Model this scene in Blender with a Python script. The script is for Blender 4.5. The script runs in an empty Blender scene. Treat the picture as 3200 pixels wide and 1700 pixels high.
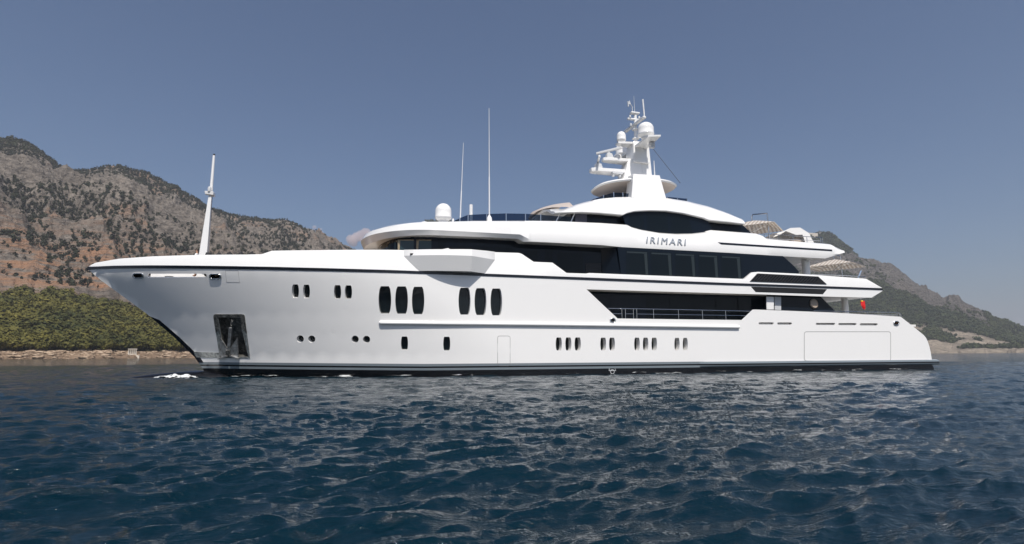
import bpy, bmesh, math, random
import numpy as np
from mathutils import Vector, Matrix
from mathutils.geometry import delaunay_2d_cdt
random.seed(7)
rng = np.random.default_rng(7)
SC = bpy.context.scene
COL = SC.collection

# ------------------------------------------------------------------ camera
# survey camera: seated eye height in a small tender, wide lens, pitched up, slightly rolled
FPX, YAW, EYE, ROLL = 1750.0, math.radians(15.3), 1.3, math.radians(0.28)
PITCH = math.atan((1109.5 - 850) / FPX)
fw = Vector((math.sin(YAW) * math.cos(PITCH), math.cos(YAW) * math.cos(PITCH), math.sin(PITCH)))
r0 = Vector((math.cos(YAW), -math.sin(YAW), 0)); u0 = r0.cross(fw)
rt = r0 * math.cos(ROLL) - u0 * math.sin(ROLL); up = u0 * math.cos(ROLL) + r0 * math.sin(ROLL)
cam_d = bpy.data.cameras.new('camera'); cam = bpy.data.objects.new('camera', cam_d); COL.objects.link(cam)
cam.matrix_world = Matrix(((rt.x, up.x, -fw.x, 0), (rt.y, up.y, -fw.y, 0), (rt.z, up.z, -fw.z, EYE), (0, 0, 0, 1)))
cam_d.sensor_width = 36; cam_d.lens = 36 * FPX / 3200; cam_d.clip_start = 0.1; cam_d.clip_end = 90000
SC.camera = cam

# ------------------------------------------------------------------ sun, sky, exposure
SUN_EL, SUN_AZ = math.radians(57), math.radians(181)     # azimuth measured from +Y clockwise
to_sun = Vector((math.sin(SUN_AZ) * math.cos(SUN_EL), math.cos(SUN_AZ) * math.cos(SUN_EL), math.sin(SUN_EL)))
sd = bpy.data.lights.new('sun', 'SUN'); sun = bpy.data.objects.new('sun', sd); COL.objects.link(sun)
sd.energy = 4.25; sd.angle = math.radians(0.5); sd.color = (1.0, 0.95, 0.88)
sun.rotation_euler = (-to_sun).to_track_quat('-Z', 'Y').to_euler()
W = bpy.data.worlds.new('World'); SC.world = W; W.use_nodes = True
nt = W.node_tree; bg = nt.nodes['Background']
sky = nt.nodes.new('ShaderNodeTexSky'); sky.sky_type = 'NISHITA'; sky.sun_disc = False
sky.sun_elevation = SUN_EL; sky.sun_rotation = SUN_AZ; sky.altitude = 0
sky.air_density = 1.0; sky.dust_density = 2.2; sky.ozone_density = 7.0
nt.links.new(sky.outputs[0], bg.inputs[0]); bg.inputs[1].default_value = 0.073
SC.view_settings.view_transform = 'Standard'; SC.view_settings.look = 'None'
SC.view_settings.exposure = 0.27; SC.view_settings.gamma = 1.0
SC.cycles.max_bounces = 8; SC.cycles.transparent_max_bounces = 12; SC.cycles.volume_bounces = 3
SC.cycles.use_denoising = True; SC.cycles.sample_clamp_indirect = 0.0

# ------------------------------------------------------------------ survey helpers
def ray(u, v): return fw + rt * ((u - 1600) / FPX) + up * ((850 - v) / FPX)
def onY(u, v, Y):
    d = ray(u, v); t = Y / d.y
    return d.x * t, EYE + d.z * t
def azel(u, v):
    d = ray(u, v); return math.atan2(d.x, d.y), d.z / math.hypot(d.x, d.y)
def interp(x, xs, ys): return float(np.interp(x, xs, ys))

# ------------------------------------------------------------------ object helpers
def link(name, data, parent=None):
    o = bpy.data.objects.new(name, data); COL.objects.link(o)
    if parent is not None: o.parent = parent
    return o
def tag(o, label=None, cat=None, group=None, kind=None):
    for k, v in (('label', label), ('category', cat), ('group', group), ('kind', kind)):
        if v: o[k] = v
    return o
def empty(name, loc=(0, 0, 0), rz=0.0):
    o = link(name, None); o.location = loc; o.rotation_euler = (0, 0, rz); o.empty_display_size = 0.3
    return o
def smooth(me, ang=35):
    bm = bmesh.new(); bm.from_mesh(me)
    for f in bm.faces: f.smooth = True
    for e in bm.edges:
        if len(e.link_faces) == 2 and e.calc_face_angle(0) > math.radians(ang): e.smooth = False
    bm.to_mesh(me); bm.free()
class MB:
    def __init__(s): s.v, s.f, s.mi = [], [], []
    def add(s, vs, fs, m=0):
        b = len(s.v); s.v += [tuple(p) for p in vs]; s.f += [tuple(i + b for i in f) for f in fs]; s.mi += [m] * len(fs); return s
    def box(s, a, b, m=0):
        (x0, y0, z0), (x1, y1, z1) = a, b
        return s.add([(x0, y0, z0), (x1, y0, z0), (x1, y1, z0), (x0, y1, z0), (x0, y0, z1), (x1, y0, z1), (x1, y1, z1), (x0, y1, z1)],
                     [(3, 2, 1, 0), (4, 5, 6, 7), (0, 1, 5, 4), (1, 2, 6, 5), (2, 3, 7, 6), (3, 0, 4, 7)], m)
    def hexa(s, bot, top, m=0):
        n = len(bot)
        return s.add(list(bot) + list(top), [tuple(range(n - 1, -1, -1)), tuple(range(n, 2 * n))] + [(i, (i + 1) % n, n + (i + 1) % n, n + i) for i in range(n)], m)
    def tube(s, pts, r, n=8, m=0, cap=True):
        pts = [Vector(p) for p in pts]; rs = r if hasattr(r, '__len__') else [r] * len(pts)
        rings = []
        for i, p in enumerate(pts):
            t = (pts[min(i + 1, len(pts) - 1)] - pts[max(i - 1, 0)]).normalized()
            a = t.orthogonal().normalized() if abs(t.z) > .95 else t.cross(Vector((0, 0, 1))).normalized()
            b = t.cross(a)
            rings.append([p + (a * math.cos(q) + b * math.sin(q)) * rs[i] for q in (2 * math.pi * k / n for k in range(n))])
        fs = [(i * n + k, i * n + (k + 1) % n, (i + 1) * n + (k + 1) % n, (i + 1) * n + k) for i in range(len(pts) - 1) for k in range(n)]
        if cap: fs += [tuple(range(n - 1, -1, -1)), tuple((len(pts) - 1) * n + k for k in range(n))]
        return s.add([p for q in rings for p in q], fs, m)
    def lathe(s, prof, c, n=28, m=0, axis=None):
        c = Vector(c); vs = []
        for rr, z in prof:
            for k in range(n):
                q = 2 * math.pi * k / n; p = Vector((rr * math.cos(q), rr * math.sin(q), z))
                if axis is not None: p = axis @ p
                vs.append(c + p)
        fs = [(i * n + k, i * n + (k + 1) % n, (i + 1) * n + (k + 1) % n, (i + 1) * n + k) for i in range(len(prof) - 1) for k in range(n)]
        fs += [tuple(range(n - 1, -1, -1)), tuple((len(prof) - 1) * n + k for k in range(n))]
        return s.add(vs, fs, m)
    def loft(s, rows, m=0, closed=False, ends=False):
        n = len(rows[0]); k = n if closed else n - 1
        fs = [(i * n + j, i * n + (j + 1) % n, (i + 1) * n + (j + 1) % n, (i + 1) * n + j) for i in range(len(rows) - 1) for j in range(k)]
        if ends: fs += [tuple(range(n - 1, -1, -1)), tuple((len(rows) - 1) * n + j for j in range(n))]
        return s.add([p for r in rows for p in r], fs, m)
    def build(s, name, mats, parent=None, ang=35, recalc=True, bevel=0.0):
        me = bpy.data.meshes.new(name); me.from_pydata(s.v, [], s.f)
        me.polygons.foreach_set('material_index', s.mi)
        if recalc:
            bm = bmesh.new(); bm.from_mesh(me); bmesh.ops.remove_doubles(bm, verts=bm.verts, dist=1e-5)
            bmesh.ops.recalc_face_normals(bm, faces=bm.faces); bm.to_mesh(me); bm.free()
        for mt in (mats if isinstance(mats, (list, tuple)) else [mats]): me.materials.append(mt)
        if ang: smooth(me, ang)
        o = link(name, me, parent)
        if bevel:
            b = o.modifiers.new('bevel', 'BEVEL'); b.width = bevel; b.segments = 2; b.limit_method = 'ANGLE'; b.angle_limit = math.radians(35)
        return o

# ------------------------------------------------------------------ materials
def mat(name, col, rough=.5, metal=0.0, spec=.5, **kw):
    m = bpy.data.materials.new(name); m.use_nodes = True; b = m.node_tree.nodes['Principled BSDF']
    b.inputs['Base Color'].default_value = (*col, 1); b.inputs['Roughness'].default_value = rough
    b.inputs['Metallic'].default_value = metal; b.inputs['Specular IOR Level'].default_value = spec
    for k, v in kw.items(): b.inputs[k.replace('_', ' ')].default_value = v
    return m
def N(m, t, **kw):
    n = m.node_tree.nodes.new(t)
    for k, v in kw.items(): setattr(n, k, v)
    return n
def L(m, a, b): m.node_tree.links.new(a, b)
def noise(m, scale, detail=4, rough=.55, vec=None, dist=0.0):
    n = N(m, 'ShaderNodeTexNoise'); n.inputs['Scale'].default_value = scale; n.inputs['Detail'].default_value = detail
    n.inputs['Roughness'].default_value = rough; n.inputs['Distortion'].default_value = dist
    if vec is not None: L(m, vec, n.inputs['Vector'])
    return n
def ramp(m, fac, stops, interp='LINEAR'):
    n = N(m, 'ShaderNodeValToRGB'); e = n.color_ramp.elements; n.color_ramp.interpolation = interp
    while len(e) < len(stops): e.new(.5)
    for i, (p, c) in enumerate(stops):
        e[i].position = p; e[i].color = (*c, 1) if len(c) == 3 else c
    L(m, fac, n.inputs[0]); return n
def mix(m, fac, a, b, bt='MIX'):
    n = N(m, 'ShaderNodeMix', data_type='RGBA', blend_type=bt)
    for s, x in ((n.inputs[0], fac), (n.inputs[6], a), (n.inputs[7], b)):
        if isinstance(x, (int, float)): s.default_value = x
        elif isinstance(x, tuple): s.default_value = (*x, 1)
        else: L(m, x, s)
    return n.outputs[2]
def math_n(m, op, a, b=0.0, clamp=False):
    n = N(m, 'ShaderNodeMath', operation=op, use_clamp=clamp)
    for s, x in ((n.inputs[0], a), (n.inputs[1], b)):
        if isinstance(x, (int, float)): s.default_value = x
        else: L(m, x, s)
    return n.outputs[0]
def P(m): return m.node_tree.nodes['Principled BSDF']
def bump(m, h, strength=.3, dist=.1):
    n = N(m, 'ShaderNodeBump'); n.inputs['Strength'].default_value = strength; n.inputs['Distance'].default_value = dist
    L(m, h, n.inputs['Height']); L(m, n.outputs[0], P(m).inputs['Normal']); return n

white = mat('gelcoat_white', (.80, .79, .775), .16, Coat_Weight=.3, Coat_Roughness=.05)
tc = N(white, 'ShaderNodeTexCoord'); n1 = noise(white, .55, 3, vec=tc.outputs['Object'])
L(white, ramp(white, n1.outputs['Fac'], [(.3, (.785, .78, .765)), (.7, (.815, .805, .79))]).outputs[0], P(white).inputs['Base Color'])
L(white, ramp(white, n1.outputs['Fac'], [(.3, (.13,) * 3), (.7, (.2,) * 3)]).outputs[0], P(white).inputs['Roughness'])

# hull paint: white topsides, grey and black boot stripes, black antifouling, by height above the waterline
hullm = mat('hull_paint', (.8, .8, .78), .15, Coat_Weight=.3, Coat_Roughness=.05)
tc = N(hullm, 'ShaderNodeTexCoord'); sx = N(hullm, 'ShaderNodeSeparateXYZ'); L(hullm, tc.outputs['Object'], sx.inputs[0])
lift = math_n(hullm, 'MULTIPLY', math_n(hullm, 'MULTIPLY', math_n(hullm, 'SUBTRACT', 4.0, sx.outputs[0]), 1 / 13.0, True), .17)
zz = math_n(hullm, 'SUBTRACT', sx.outputs[2], lift)
st = ramp(hullm, math_n(hullm, 'DIVIDE', zz, 2.0), [(0, (.004, .004, .005)), (.19, (.21, .25, .28)), (.258, (.004, .005, .007)), (.312, (.21, .25, .28)), (.388, (1, 1, 1))], 'CONSTANT')
n1 = noise(hullm, .5, 3, vec=tc.outputs['Object'])
mp = N(hullm, 'ShaderNodeMapping'); mp.inputs['Scale'].default_value = (2.2, 2.2, .18); L(hullm, tc.outputs['Object'], mp.inputs[0])
n2 = noise(hullm, 1.0, 6, .6, vec=mp.outputs[0])
wb = mix(hullm, math_n(hullm, 'MULTIPLY', n2.outputs['Fac'], .22), (.815, .805, .79), (.745, .735, .715))
L(hullm, mix(hullm, 1.0, wb, st.outputs[0], 'MULTIPLY'), P(hullm).inputs['Base Color'])
L(hullm, ramp(hullm, n1.outputs['Fac'], [(.3, (.11,) * 3), (.7, (.2,) * 3)]).outputs[0], P(hullm).inputs['Roughness'])

n3 = noise(hullm, .9, 3, .5, tc.outputs['Object']); bump(hullm, n3.outputs['Fac'], .05, .06)
black = mat('stripe_black', (.008, .010, .016), .22)
blackm = mat('matte_black', (.006, .006, .007), .6)
glass = mat('dark_glass', (.005, .009, .016), .045, spec=.22)
tc = N(glass, 'ShaderNodeTexCoord'); ng = noise(glass, .9, 2, vec=tc.outputs['Object']); bump(glass, ng.outputs['Fac'], .02, .02)
pane_m = mat('window_glass', (.0045, .008, .0115), .04, spec=.2)
pane_b = mat('bridge_glass', (.022, .042, .050), .05, spec=.4)
port_m = mat('porthole_glass', (.004, .007, .009), .05, spec=.4)
curtain = mat('beige_window_lining', (.30, .24, .16), .6)
teal = mat('pale_green_window_lining', (.016, .025, .028), .4)
chrome = mat('stainless_steel', (.62, .62, .62), .16, 1.0)
steel = mat('polished_steel_plate', (.34, .36, .36), .26, .6)
tc = N(steel, 'ShaderNodeTexCoord'); mp = N(steel, 'ShaderNodeMapping'); mp.inputs['Scale'].default_value = (3, 3, .6); L(steel, tc.outputs['Object'], mp.inputs[0])
n1 = noise(steel, 2.5, 6, .65, mp.outputs[0], 1.0)
L(steel, ramp(steel, n1.outputs['Fac'], [(.33, (.10, .11, .105)), (.5, (.42, .43, .41)), (.68, (.68, .69, .66))]).outputs[0], P(steel).inputs['Base Color'])
bump(steel, n1.outputs['Fac'], .25, .03)
darksteel = mat('dark_steel', (.035, .045, .048), .35, .35)
tc = N(darksteel, 'ShaderNodeTexCoord'); n1 = noise(darksteel, 4, 6, .7, tc.outputs['Object'], .6)
L(darksteel, ramp(darksteel, n1.outputs['Fac'], [(.36, (.03, .034, .034)), (.55, (.16, .155, .14)), (.72, (.42, .42, .40))]).outputs[0], P(darksteel).inputs['Base Color'])
galv = mat('galvanised_anchor', (.42, .42, .41), .4, .7)
tc = N(galv, 'ShaderNodeTexCoord'); n1 = noise(galv, 5, 5, .6, tc.outputs['Object'])
L(galv, ramp(galv, n1.outputs['Fac'], [(.35, (.22, .21, .2)), (.65, (.55, .55, .54))]).outputs[0], P(galv).inputs['Base Color'])
grey = mat('light_grey_paint', (.55, .56, .57), .3)
silver = mat('silver_lettering', (.34, .37, .41), .35, .2)
shade_soffit = mat('shade_beige_ceiling', (.50, .43, .38), .4)  # assumed beige lining, with the shade under hardtop and visor mixed into its colour
soffit = mat('soffit_white', (.74, .72, .69), .35)
teak = mat('teak_deck', (.36, .24, .14), .6)
tint = bpy.data.materials.new('tinted_balustrade_glass'); tint.use_nodes = True
nn = tint.node_tree.nodes; nn.remove(nn['Principled BSDF'])
tr = N(tint, 'ShaderNodeBsdfTransparent'); tr.inputs[0].default_value = (.10, .135, .2, 1)
gl = N(tint, 'ShaderNodeBsdfGlossy'); gl.inputs['Roughness'].default_value = .03; gl.inputs[0].default_value = (.6, .7, .8, 1)
fr = N(tint, 'ShaderNodeFresnel'); fr.inputs[0].default_value = 1.4
ms = N(tint, 'ShaderNodeMixShader'); L(tint, fr.outputs[0], ms.inputs[0]); L(tint, tr.outputs[0], ms.inputs[1]); L(tint, gl.outputs[0], ms.inputs[2])
L(tint, ms.outputs[0], nn['Material Output'].inputs[0])
canvas_w = mat('white_canvas', (.78, .77, .75), .8)
beige = mat('beige_cushion', (.42, .34, .27), .8)
stripe_m = mat('striped_canvas', (.6, .55, .5), .8)
tc = N(stripe_m, 'ShaderNodeTexCoord'); wv = N(stripe_m, 'ShaderNodeTexWave'); wv.inputs['Scale'].default_value = 1.0; wv.bands_direction = 'Y'
L(stripe_m, tc.outputs['Object'], wv.inputs[0])
L(stripe_m, ramp(stripe_m, wv.outputs['Fac'], [(0, (.54, .47, .41)), (.48, (.75, .71, .66))], 'CONSTANT').outputs[0], P(stripe_m).inputs['Base Color'])
nn = stripe_m.node_tree.nodes; tl = N(stripe_m, 'ShaderNodeBsdfTranslucent'); am = N(stripe_m, 'ShaderNodeMixShader'); am.inputs[0].default_value = .45
for l in list(P(stripe_m).inputs['Base Color'].links): L(stripe_m, l.from_socket, tl.inputs[0])
L(stripe_m, P(stripe_m).outputs[0], am.inputs[1]); L(stripe_m, tl.outputs[0], am.inputs[2]); L(stripe_m, am.outputs[0], nn['Material Output'].inputs[0])
red = mat('red_flag_cloth', (.62, .012, .015), .7)
yellow = mat('yellow_flag_cloth', (.75, .50, .03), .7)
skin = mat('skin', (.42, .24, .16), .55); hairm = mat('dark_hair', (.03, .018, .012), .6)
shirt = mat('white_shirt', (.75, .75, .74), .85); shorts = mat('navy_shorts', (.02, .025, .05), .85)
cover = mat('black_fabric_cover', (.012, .012, .013), .75)
tc = N(cover, 'ShaderNodeTexCoord'); n1 = noise(cover, 6, 4, .6, tc.outputs['Object']); bump(cover, n1.outputs['Fac'], .6, .08)

# ------------------------------------------------------------------ numpy noise
def vnoise(x, y, seed=0):
    xi = np.floor(x).astype(np.int64); yi = np.floor(y).astype(np.int64); fx = x - xi; fy = y - yi
    fx = fx * fx * fx * (fx * (fx * 6 - 15) + 10); fy = fy * fy * fy * (fy * (fy * 6 - 15) + 10)
    def h(a, b):
        n = (a * 374761393 + b * 668265263 + seed * 974634617) & 0xffffffff
        n = ((n ^ (n >> 13)) * 1274126177) & 0xffffffff
        return ((n ^ (n >> 16)) & 0xffffff) / float(0xffffff)
    a, b, c, d = h(xi, yi), h(xi + 1, yi), h(xi, yi + 1), h(xi + 1, yi + 1)
    return (a * (1 - fx) + b * fx) * (1 - fy) + (c * (1 - fx) + d * fx) * fy
def fbm(x, y, o=5, seed=0, ridged=False, gain=.5):
    s = np.zeros_like(x); a = 1.0; t = 0.0
    for i in range(o):
        n = vnoise(x * 2 ** i + 17.3 * i, y * 2 ** i - 9.1 * i, seed + i)
        s += a * ((1 - np.abs(2 * n - 1)) if ridged else n); t += a; a *= gain
    return s / t
def sstep(a, b, x):
    t = np.clip((x - a) / (b - a), 0, 1); return t * t * (3 - 2 * t)
def grid_mesh(name, X, Y, Z, material, attrs=None, parent=None, flip=False, sm=True):
    R, C = X.shape; me = bpy.data.meshes.new(name)
    co = np.stack([X, Y, Z], -1).reshape(-1, 3).astype(np.float32)
    i = np.arange(R * C, dtype=np.int32).reshape(R, C)
    q = np.stack([i[:-1, :-1], i[:-1, 1:], i[1:, 1:], i[1:, :-1]], -1).reshape(-1, 4)
    if flip: q = q[:, ::-1]
    me.vertices.add(len(co)); me.vertices.foreach_set('co', co.ravel())
    me.loops.add(q.size); me.loops.foreach_set('vertex_index', q.ravel())
    me.polygons.add(len(q)); me.polygons.foreach_set('loop_start', np.arange(0, q.size, 4, dtype=np.int32))
    me.update(calc_edges=True)
    me.polygons.foreach_set('use_smooth', np.full(len(q), sm))
    for k, a in (attrs or {}).items():
        at = me.attributes.new(k, 'FLOAT', 'POINT'); at.data.foreach_set('value', a.ravel().astype(np.float32))
    me.materials.append(material); me.validate()
    return link(name, me, parent)

# ------------------------------------------------------------------ sea
sea = mat('sea_water', (.0016, .015, .026), .05, spec=.5, IOR=1.333)
geo = N(sea, 'ShaderNodeNewGeometry')
mp = N(sea, 'ShaderNodeMapping'); mp.inputs['Scale'].default_value = (1.0, 1.9, 1); L(sea, geo.outputs['Position'], mp.inputs[0])
na = noise(sea, 9.0, 5, .65, mp.outputs[0], .6); nb = noise(sea, 1.3, 4, .55, mp.outputs[0], .5); nc = noise(sea, .22, 3, .5, mp.outputs[0])
hsum = math_n(sea, 'ADD', math_n(sea, 'MULTIPLY', na.outputs['Fac'], .035), math_n(sea, 'MULTIPLY', nb.outputs['Fac'], .17))
hsum = math_n(sea, 'ADD', hsum, math_n(sea, 'MULTIPLY', nc.outputs['Fac'], .42))
bump(sea, hsum, 1.0, .55)
L(sea, mix(sea, nc.outputs['Fac'], (.0002, .0098, .0175), (.0004, .0140, .0230)), P(sea).inputs['Base Color'])

def build_sea():
    rr = [1.0]
    while rr[-1] < 27000: rr.append(rr[-1] * (1.0060 if rr[-1] < 110 else 1.0125 if rr[-1] < 900 else 1.06))
    r = np.array(rr)
    a = np.concatenate([np.linspace(-180, -56, 90)[:-1], np.linspace(-56, 80, 1300), np.linspace(80, 180, 80)[1:]])
    th = np.radians(a) + YAW * 0 + math.radians(3)
    Rg, Tg = np.meshgrid(r, th, indexing='ij')
    X = Rg * np.sin(Tg); Y = Rg * np.cos(Tg); X0, Y0 = X.copy(), Y.copy(); Z = np.zeros_like(X)
    spacing = np.broadcast_to(np.gradient(r)[:, None], Rg.shape)
    n = 130
    lam = np.exp(rng.uniform(math.log(.13), math.log(3.8), n)); ph = rng.uniform(0, 2 * math.pi, n)
    dr = np.radians(-90 + 12 + rng.normal(0, 27, n))
    front = ((Tg > math.radians(-57)) & (Tg < math.radians(84)))
    near = int(np.searchsorted(r, 420))
    for j in range(n):
        kk = 2 * math.pi / lam[j]
        amp = .0056 * lam[j] ** .72 * (1.0 if lam[j] < .8 else (.8 / lam[j]) ** .65)
        w = sstep(1.9, 3.4, lam[j] / spacing[:near]) * front[:near]
        dx, dy = math.cos(dr[j]), math.sin(dr[j])
        arg = kk * (X0[:near] * dx + Y0[:near] * dy) + ph[j]
        c = np.cos(arg); s = np.sin(arg)
        Z[:near] += amp * w * c; X[:near] -= .85 * amp * w * s * dx; Y[:near] -= .85 * amp * w * s * dy
    patch = .72 + .62 * fbm(X0[:near] * .11, Y0[:near] * .16, 3, 40)
    Z[:near] *= patch
    o = grid_mesh('sea', X, Y, Z, sea, flip=True); tag(o, kind='structure'); return o
build_sea()

# ------------------------------------------------------------------ hills
def az_of(u): return azel(u, 1000)[0]
def terrain_material(name, rockA, rockB, orange, ground, shore, zsh, bdist=16.0):
    m = mat(name, rockA, .95, spec=.1)
    g = N(m, 'ShaderNodeNewGeometry'); pos = g.outputs['Position']; s3 = N(m, 'ShaderNodeSeparateXYZ'); L(m, pos, s3.inputs[0])
    n1 = noise(m, .012, 8, .62, pos); n2 = noise(m, .09, 6, .65, pos); n3 = noise(m, .0045, 4, .5, pos)
    mp = N(m, 'ShaderNodeMapping'); mp.inputs['Scale'].default_value = (.02, .02, .11); L(m, pos, mp.inputs[0]); n4 = noise(m, 1.0, 6, .6, mp.outputs[0], .8)
    rock = mix(m, ramp(m, n1.outputs['Fac'], [(.36, (0, 0, 0)), (.62, (1, 1, 1))]).outputs[0], rockA, rockB)
    rock = mix(m, ramp(m, n2.outputs['Fac'], [(.36, (.85,) * 3), (.58, (0,) * 3)]).outputs[0], rock, tuple(c * .42 for c in rockA))
    oa = N(m, 'ShaderNodeAttribute'); oa.attribute_name = 'ochre'
    om = math_n(m, 'MULTIPLY', oa.outputs['Fac'], ramp(m, n4.outputs['Fac'], [(.40, (0,) * 3), (.6, (1,) * 3)]).outputs[0])
    rock = mix(m, om, rock, orange)
    va = N(m, 'ShaderNodeAttribute'); va.attribute_name = 'veg'
    vm = ramp(m, math_n(m, 'ADD', va.outputs['Fac'], math_n(m, 'MULTIPLY', math_n(m, 'SUBTRACT', n2.outputs['Fac'], .5), .9)), [(.42, (0,) * 3), (.6, (1,) * 3)])
    base = mix(m, vm.outputs[0], rock, ground)
    sa = N(m, 'ShaderNodeAttribute'); sa.attribute_name = 'bare'
    shc = mix(m, ramp(m, n4.outputs['Fac'], [(.35, (0,) * 3), (.65, (1,) * 3)]).outputs[0], shore, tuple(c * .55 for c in shore))
    base = mix(m, sa.outputs['Fac'], base, shc)
    L(m, base, P(m).inputs['Base Color'])
    hb_ = math_n(m, 'ADD', n2.outputs['Fac'], math_n(m, 'MULTIPLY', n4.outputs['Fac'], .8))
    bump(m, hb_, 1.0, bdist)
    return m

class Terrain: pass
def terrain(name, u0, u1, ncol, r_a, r_b, nrow, ridge, Rr_, r0_, r1_, forest_v, seed, amp, material, shore_h):
    T = Terrain()
    us = np.linspace(u0, u1, ncol); az = np.array([az_of(u) for u in us])
    ridge_t = np.array([azel(u, np.interp(u, [p[0] for p in ridge], [p[1] for p in ridge]))[1] for u in us])
    for_t = np.array([azel(u, np.interp(u, [p[0] for p in forest_v], [p[1] for p in forest_v]))[1] for u in us])
    r = np.exp(np.linspace(math.log(r_a), math.log(r_b), nrow))
    Rg, Ag = np.meshgrid(r, az, indexing='ij')
    Ug = np.broadcast_to(us, Rg.shape)
    X = Rg * np.sin(Ag); Y = Rg * np.cos(Ag)
    Rr = np.interp(Ug, [p[0] for p in Rr_], [p[1] for p in Rr_]) * (1 + .06 * (fbm(Ag * 9, Ag * 0 + 3.3, 3, seed) - .5))
    r0 = np.interp(Ug, [p[0] for p in r0_], [p[1] for p in r0_]) * (1 + .05 * (fbm(Ag * 40, Ag * 0, 4, seed + 5) - .5))
    r1 = np.interp(Ug, [p[0] for p in r1_], [p[1] for p in r1_])
    hR = np.maximum(ridge_t, -.01) * Rr + EYE; h1 = np.minimum(np.maximum(for_t, 0) * r1 + EYE, hR * .93)
    sh = np.minimum(shore_h, h1 * .6)
    a = np.clip((Rg - r0) / (r0 * .035), -2, 1); b = np.clip((Rg - r0 * 1.035) / np.maximum(r1 - r0 * 1.035, 1), 0, 1); c = np.clip((Rg - r1) / (Rr - r1), 0, 1)
    H = sh * np.where(a > 0, a ** .6, a * 2) + (h1 - sh) * b ** 1.15 + (hR - h1) * c ** .92
    d = np.clip((Rg - Rr) / (Rr * .8), 0, 1); H = H * (1 - d) ** 1.2
    wn = np.sin(np.pi * np.clip(c, 0, 1)) ** .7 * .9 + .1 * (c > 0)
    # gullies run down the slope: noise stretched along the fall line
    gx = Ag * Rr.mean() / 240.; gy = Rg / 620.
    wx = fbm(gx * .8, gy * 1.3, 3, seed + 20) - .5
    gul = fbm(gx + 1.2 * wx, gy + .9 * wx, 5, seed + 9, True)
    # big spurs and one broad ravine per few hundred metres
    H += amp * wn * (gul - .62) * 1.5
    H += amp * .62 * wn * (fbm(X / 95., Y / 95., 5, seed + 2, True, .55) - .6)
    H += .26 * amp * np.clip(wn + .25 * (c > 0), 0, 1) * (fbm(X / 34., Y / 34., 4, seed + 6, True, .6) - .55)
    H += np.clip(b, 0, 1) * amp * .10 * (fbm(X / 60., Y / 60., 4, seed + 3) - .5) * 2
    H += np.where(Rg > r0, 1, 0) * (sh * .42 * (fbm(X / 16., Y / 16., 4, seed + 4, True) - .55)) * (1 - b)
    rock = sstep(.0, .05, c)
    vegn = fbm(X / 190., Y / 190., 4, seed + 11)
    T.us, T.az, T.r, T.H, T.b, T.c, T.a, T.gul, T.vegn, T.seed = us, az, r, H, b, c, a, gul, vegn, seed
    T.X, T.Y = X, Y
    return T
def sample(T, A, u, r):
    fi = np.interp(r, T.r, np.arange(len(T.r))); fj = np.interp(u, T.us, np.arange(len(T.us)))
    i = np.clip(fi.astype(int), 0, len(T.r) - 2); j = np.clip(fj.astype(int), 0, len(T.us) - 2); p = fi - i; q = fj - j
    return (A[i, j] * (1 - p) + A[i + 1, j] * p) * (1 - q) + (A[i, j + 1] * (1 - p) + A[i + 1, j + 1] * p) * q

# west range, above the wooded shore on the left of the bow
ridgeL = [(-400, 360), (0, 428), (60, 462), (150, 522), (230, 524), (330, 517), (420, 537), (540, 602), (650, 652), (740, 682), (870, 692), (960, 722), (1050, 757), (1095, 782), (1150, 815), (1300, 930), (1500, 1085)]
forL = [(-400, 890), (0, 916), (200, 922), (330, 945), (420, 970), (700, 985), (1100, 1010), (1500, 1090)]
TL = terrain('mountain', -400, 1500, 620, 560, 3600, 520, ridgeL, [(-400, 1900), (500, 2000), (1500, 2300)], [(-400, 640), (1500, 640)], [(-400, 1000), (500, 1000), (1500, 1100)], forL, 3, 95., None, 6.6)
matL = terrain_material('limestone_slope', (.205, .176, .150), (.285, .247, .210), (.36, .205, .125), (.040, .042, .018), (.40, .28, .19), 9)
veg = np.clip(.38 + 1.5 * (TL.vegn - .5) + 1.9 * (.58 - TL.gul) + .45 * sstep(.75, 1.0, TL.c), 0, 1) * .95
forest_mask = (1 - sstep(.80, 1.0, TL.b + TL.c * 6 + .30 * (TL.vegn - .5))) * sstep(-.004, .010, TL.b)
vegL = np.maximum(veg * .78, forest_mask)
bareL = (1 - sstep(.0, .012, TL.b)) * .95
ochL = np.clip(sstep(.0, .05, TL.c) * (1 - sstep(.10, .36, TL.c)) * sstep(.42, .64, fbm(TL.X / 120, TL.Y / 120, 3, 71) + .22 * (1 - sstep(150, 520, np.broadcast_to(TL.us, TL.c.shape)))) + .5 * sstep(.60, .72, fbm(TL.X / 110, TL.Y / 110, 3, 77)), 0, 1)
mtnL = grid_mesh('mountain', TL.X, TL.Y, TL.H, matL, {'veg': np.where(TL.c > .02, vegL * .55, vegL), 'bare': bareL, 'ochre': ochL}, flip=True)
tag(mtnL, kind='structure')

# east range, far behind the stern
ridgeR = [(1080, 840), (1150, 800), (1250, 735), (1330, 688), (1430, 692), (1520, 730), (1700, 760), (2000, 770), (2300, 765), (2480, 750), (2550, 737), (2575, 729), (2612, 729), (2640, 748), (2660, 770), (2700, 808), (2740, 825), (2770, 833), (2800, 827), (2830, 853), (2860, 880), (2900, 910), (2930, 935), (2955, 946), (2975, 940), (2997, 942), (3040, 962), (3090, 998), (3120, 1012), (3160, 1028), (3200, 1042), (3300, 1070), (3500, 1098), (3800, 1106)]
forR = [(1080, 1000), (2400, 880), (2700, 895), (2800, 925), (2870, 950), (2950, 972), (3000, 985), (3060, 1012), (3100, 1035), (3200, 1075), (3800, 1107)]
TR = terrain('far_mountain', 1080, 3800, 620, 2150, 6500, 420, ridgeR, [(1080, 3500), (3800, 3300)], [(1080, 2300), (3800, 2300)], [(1080, 2850), (3800, 2850)], forR, 31, 120., None, 14.0)
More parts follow.
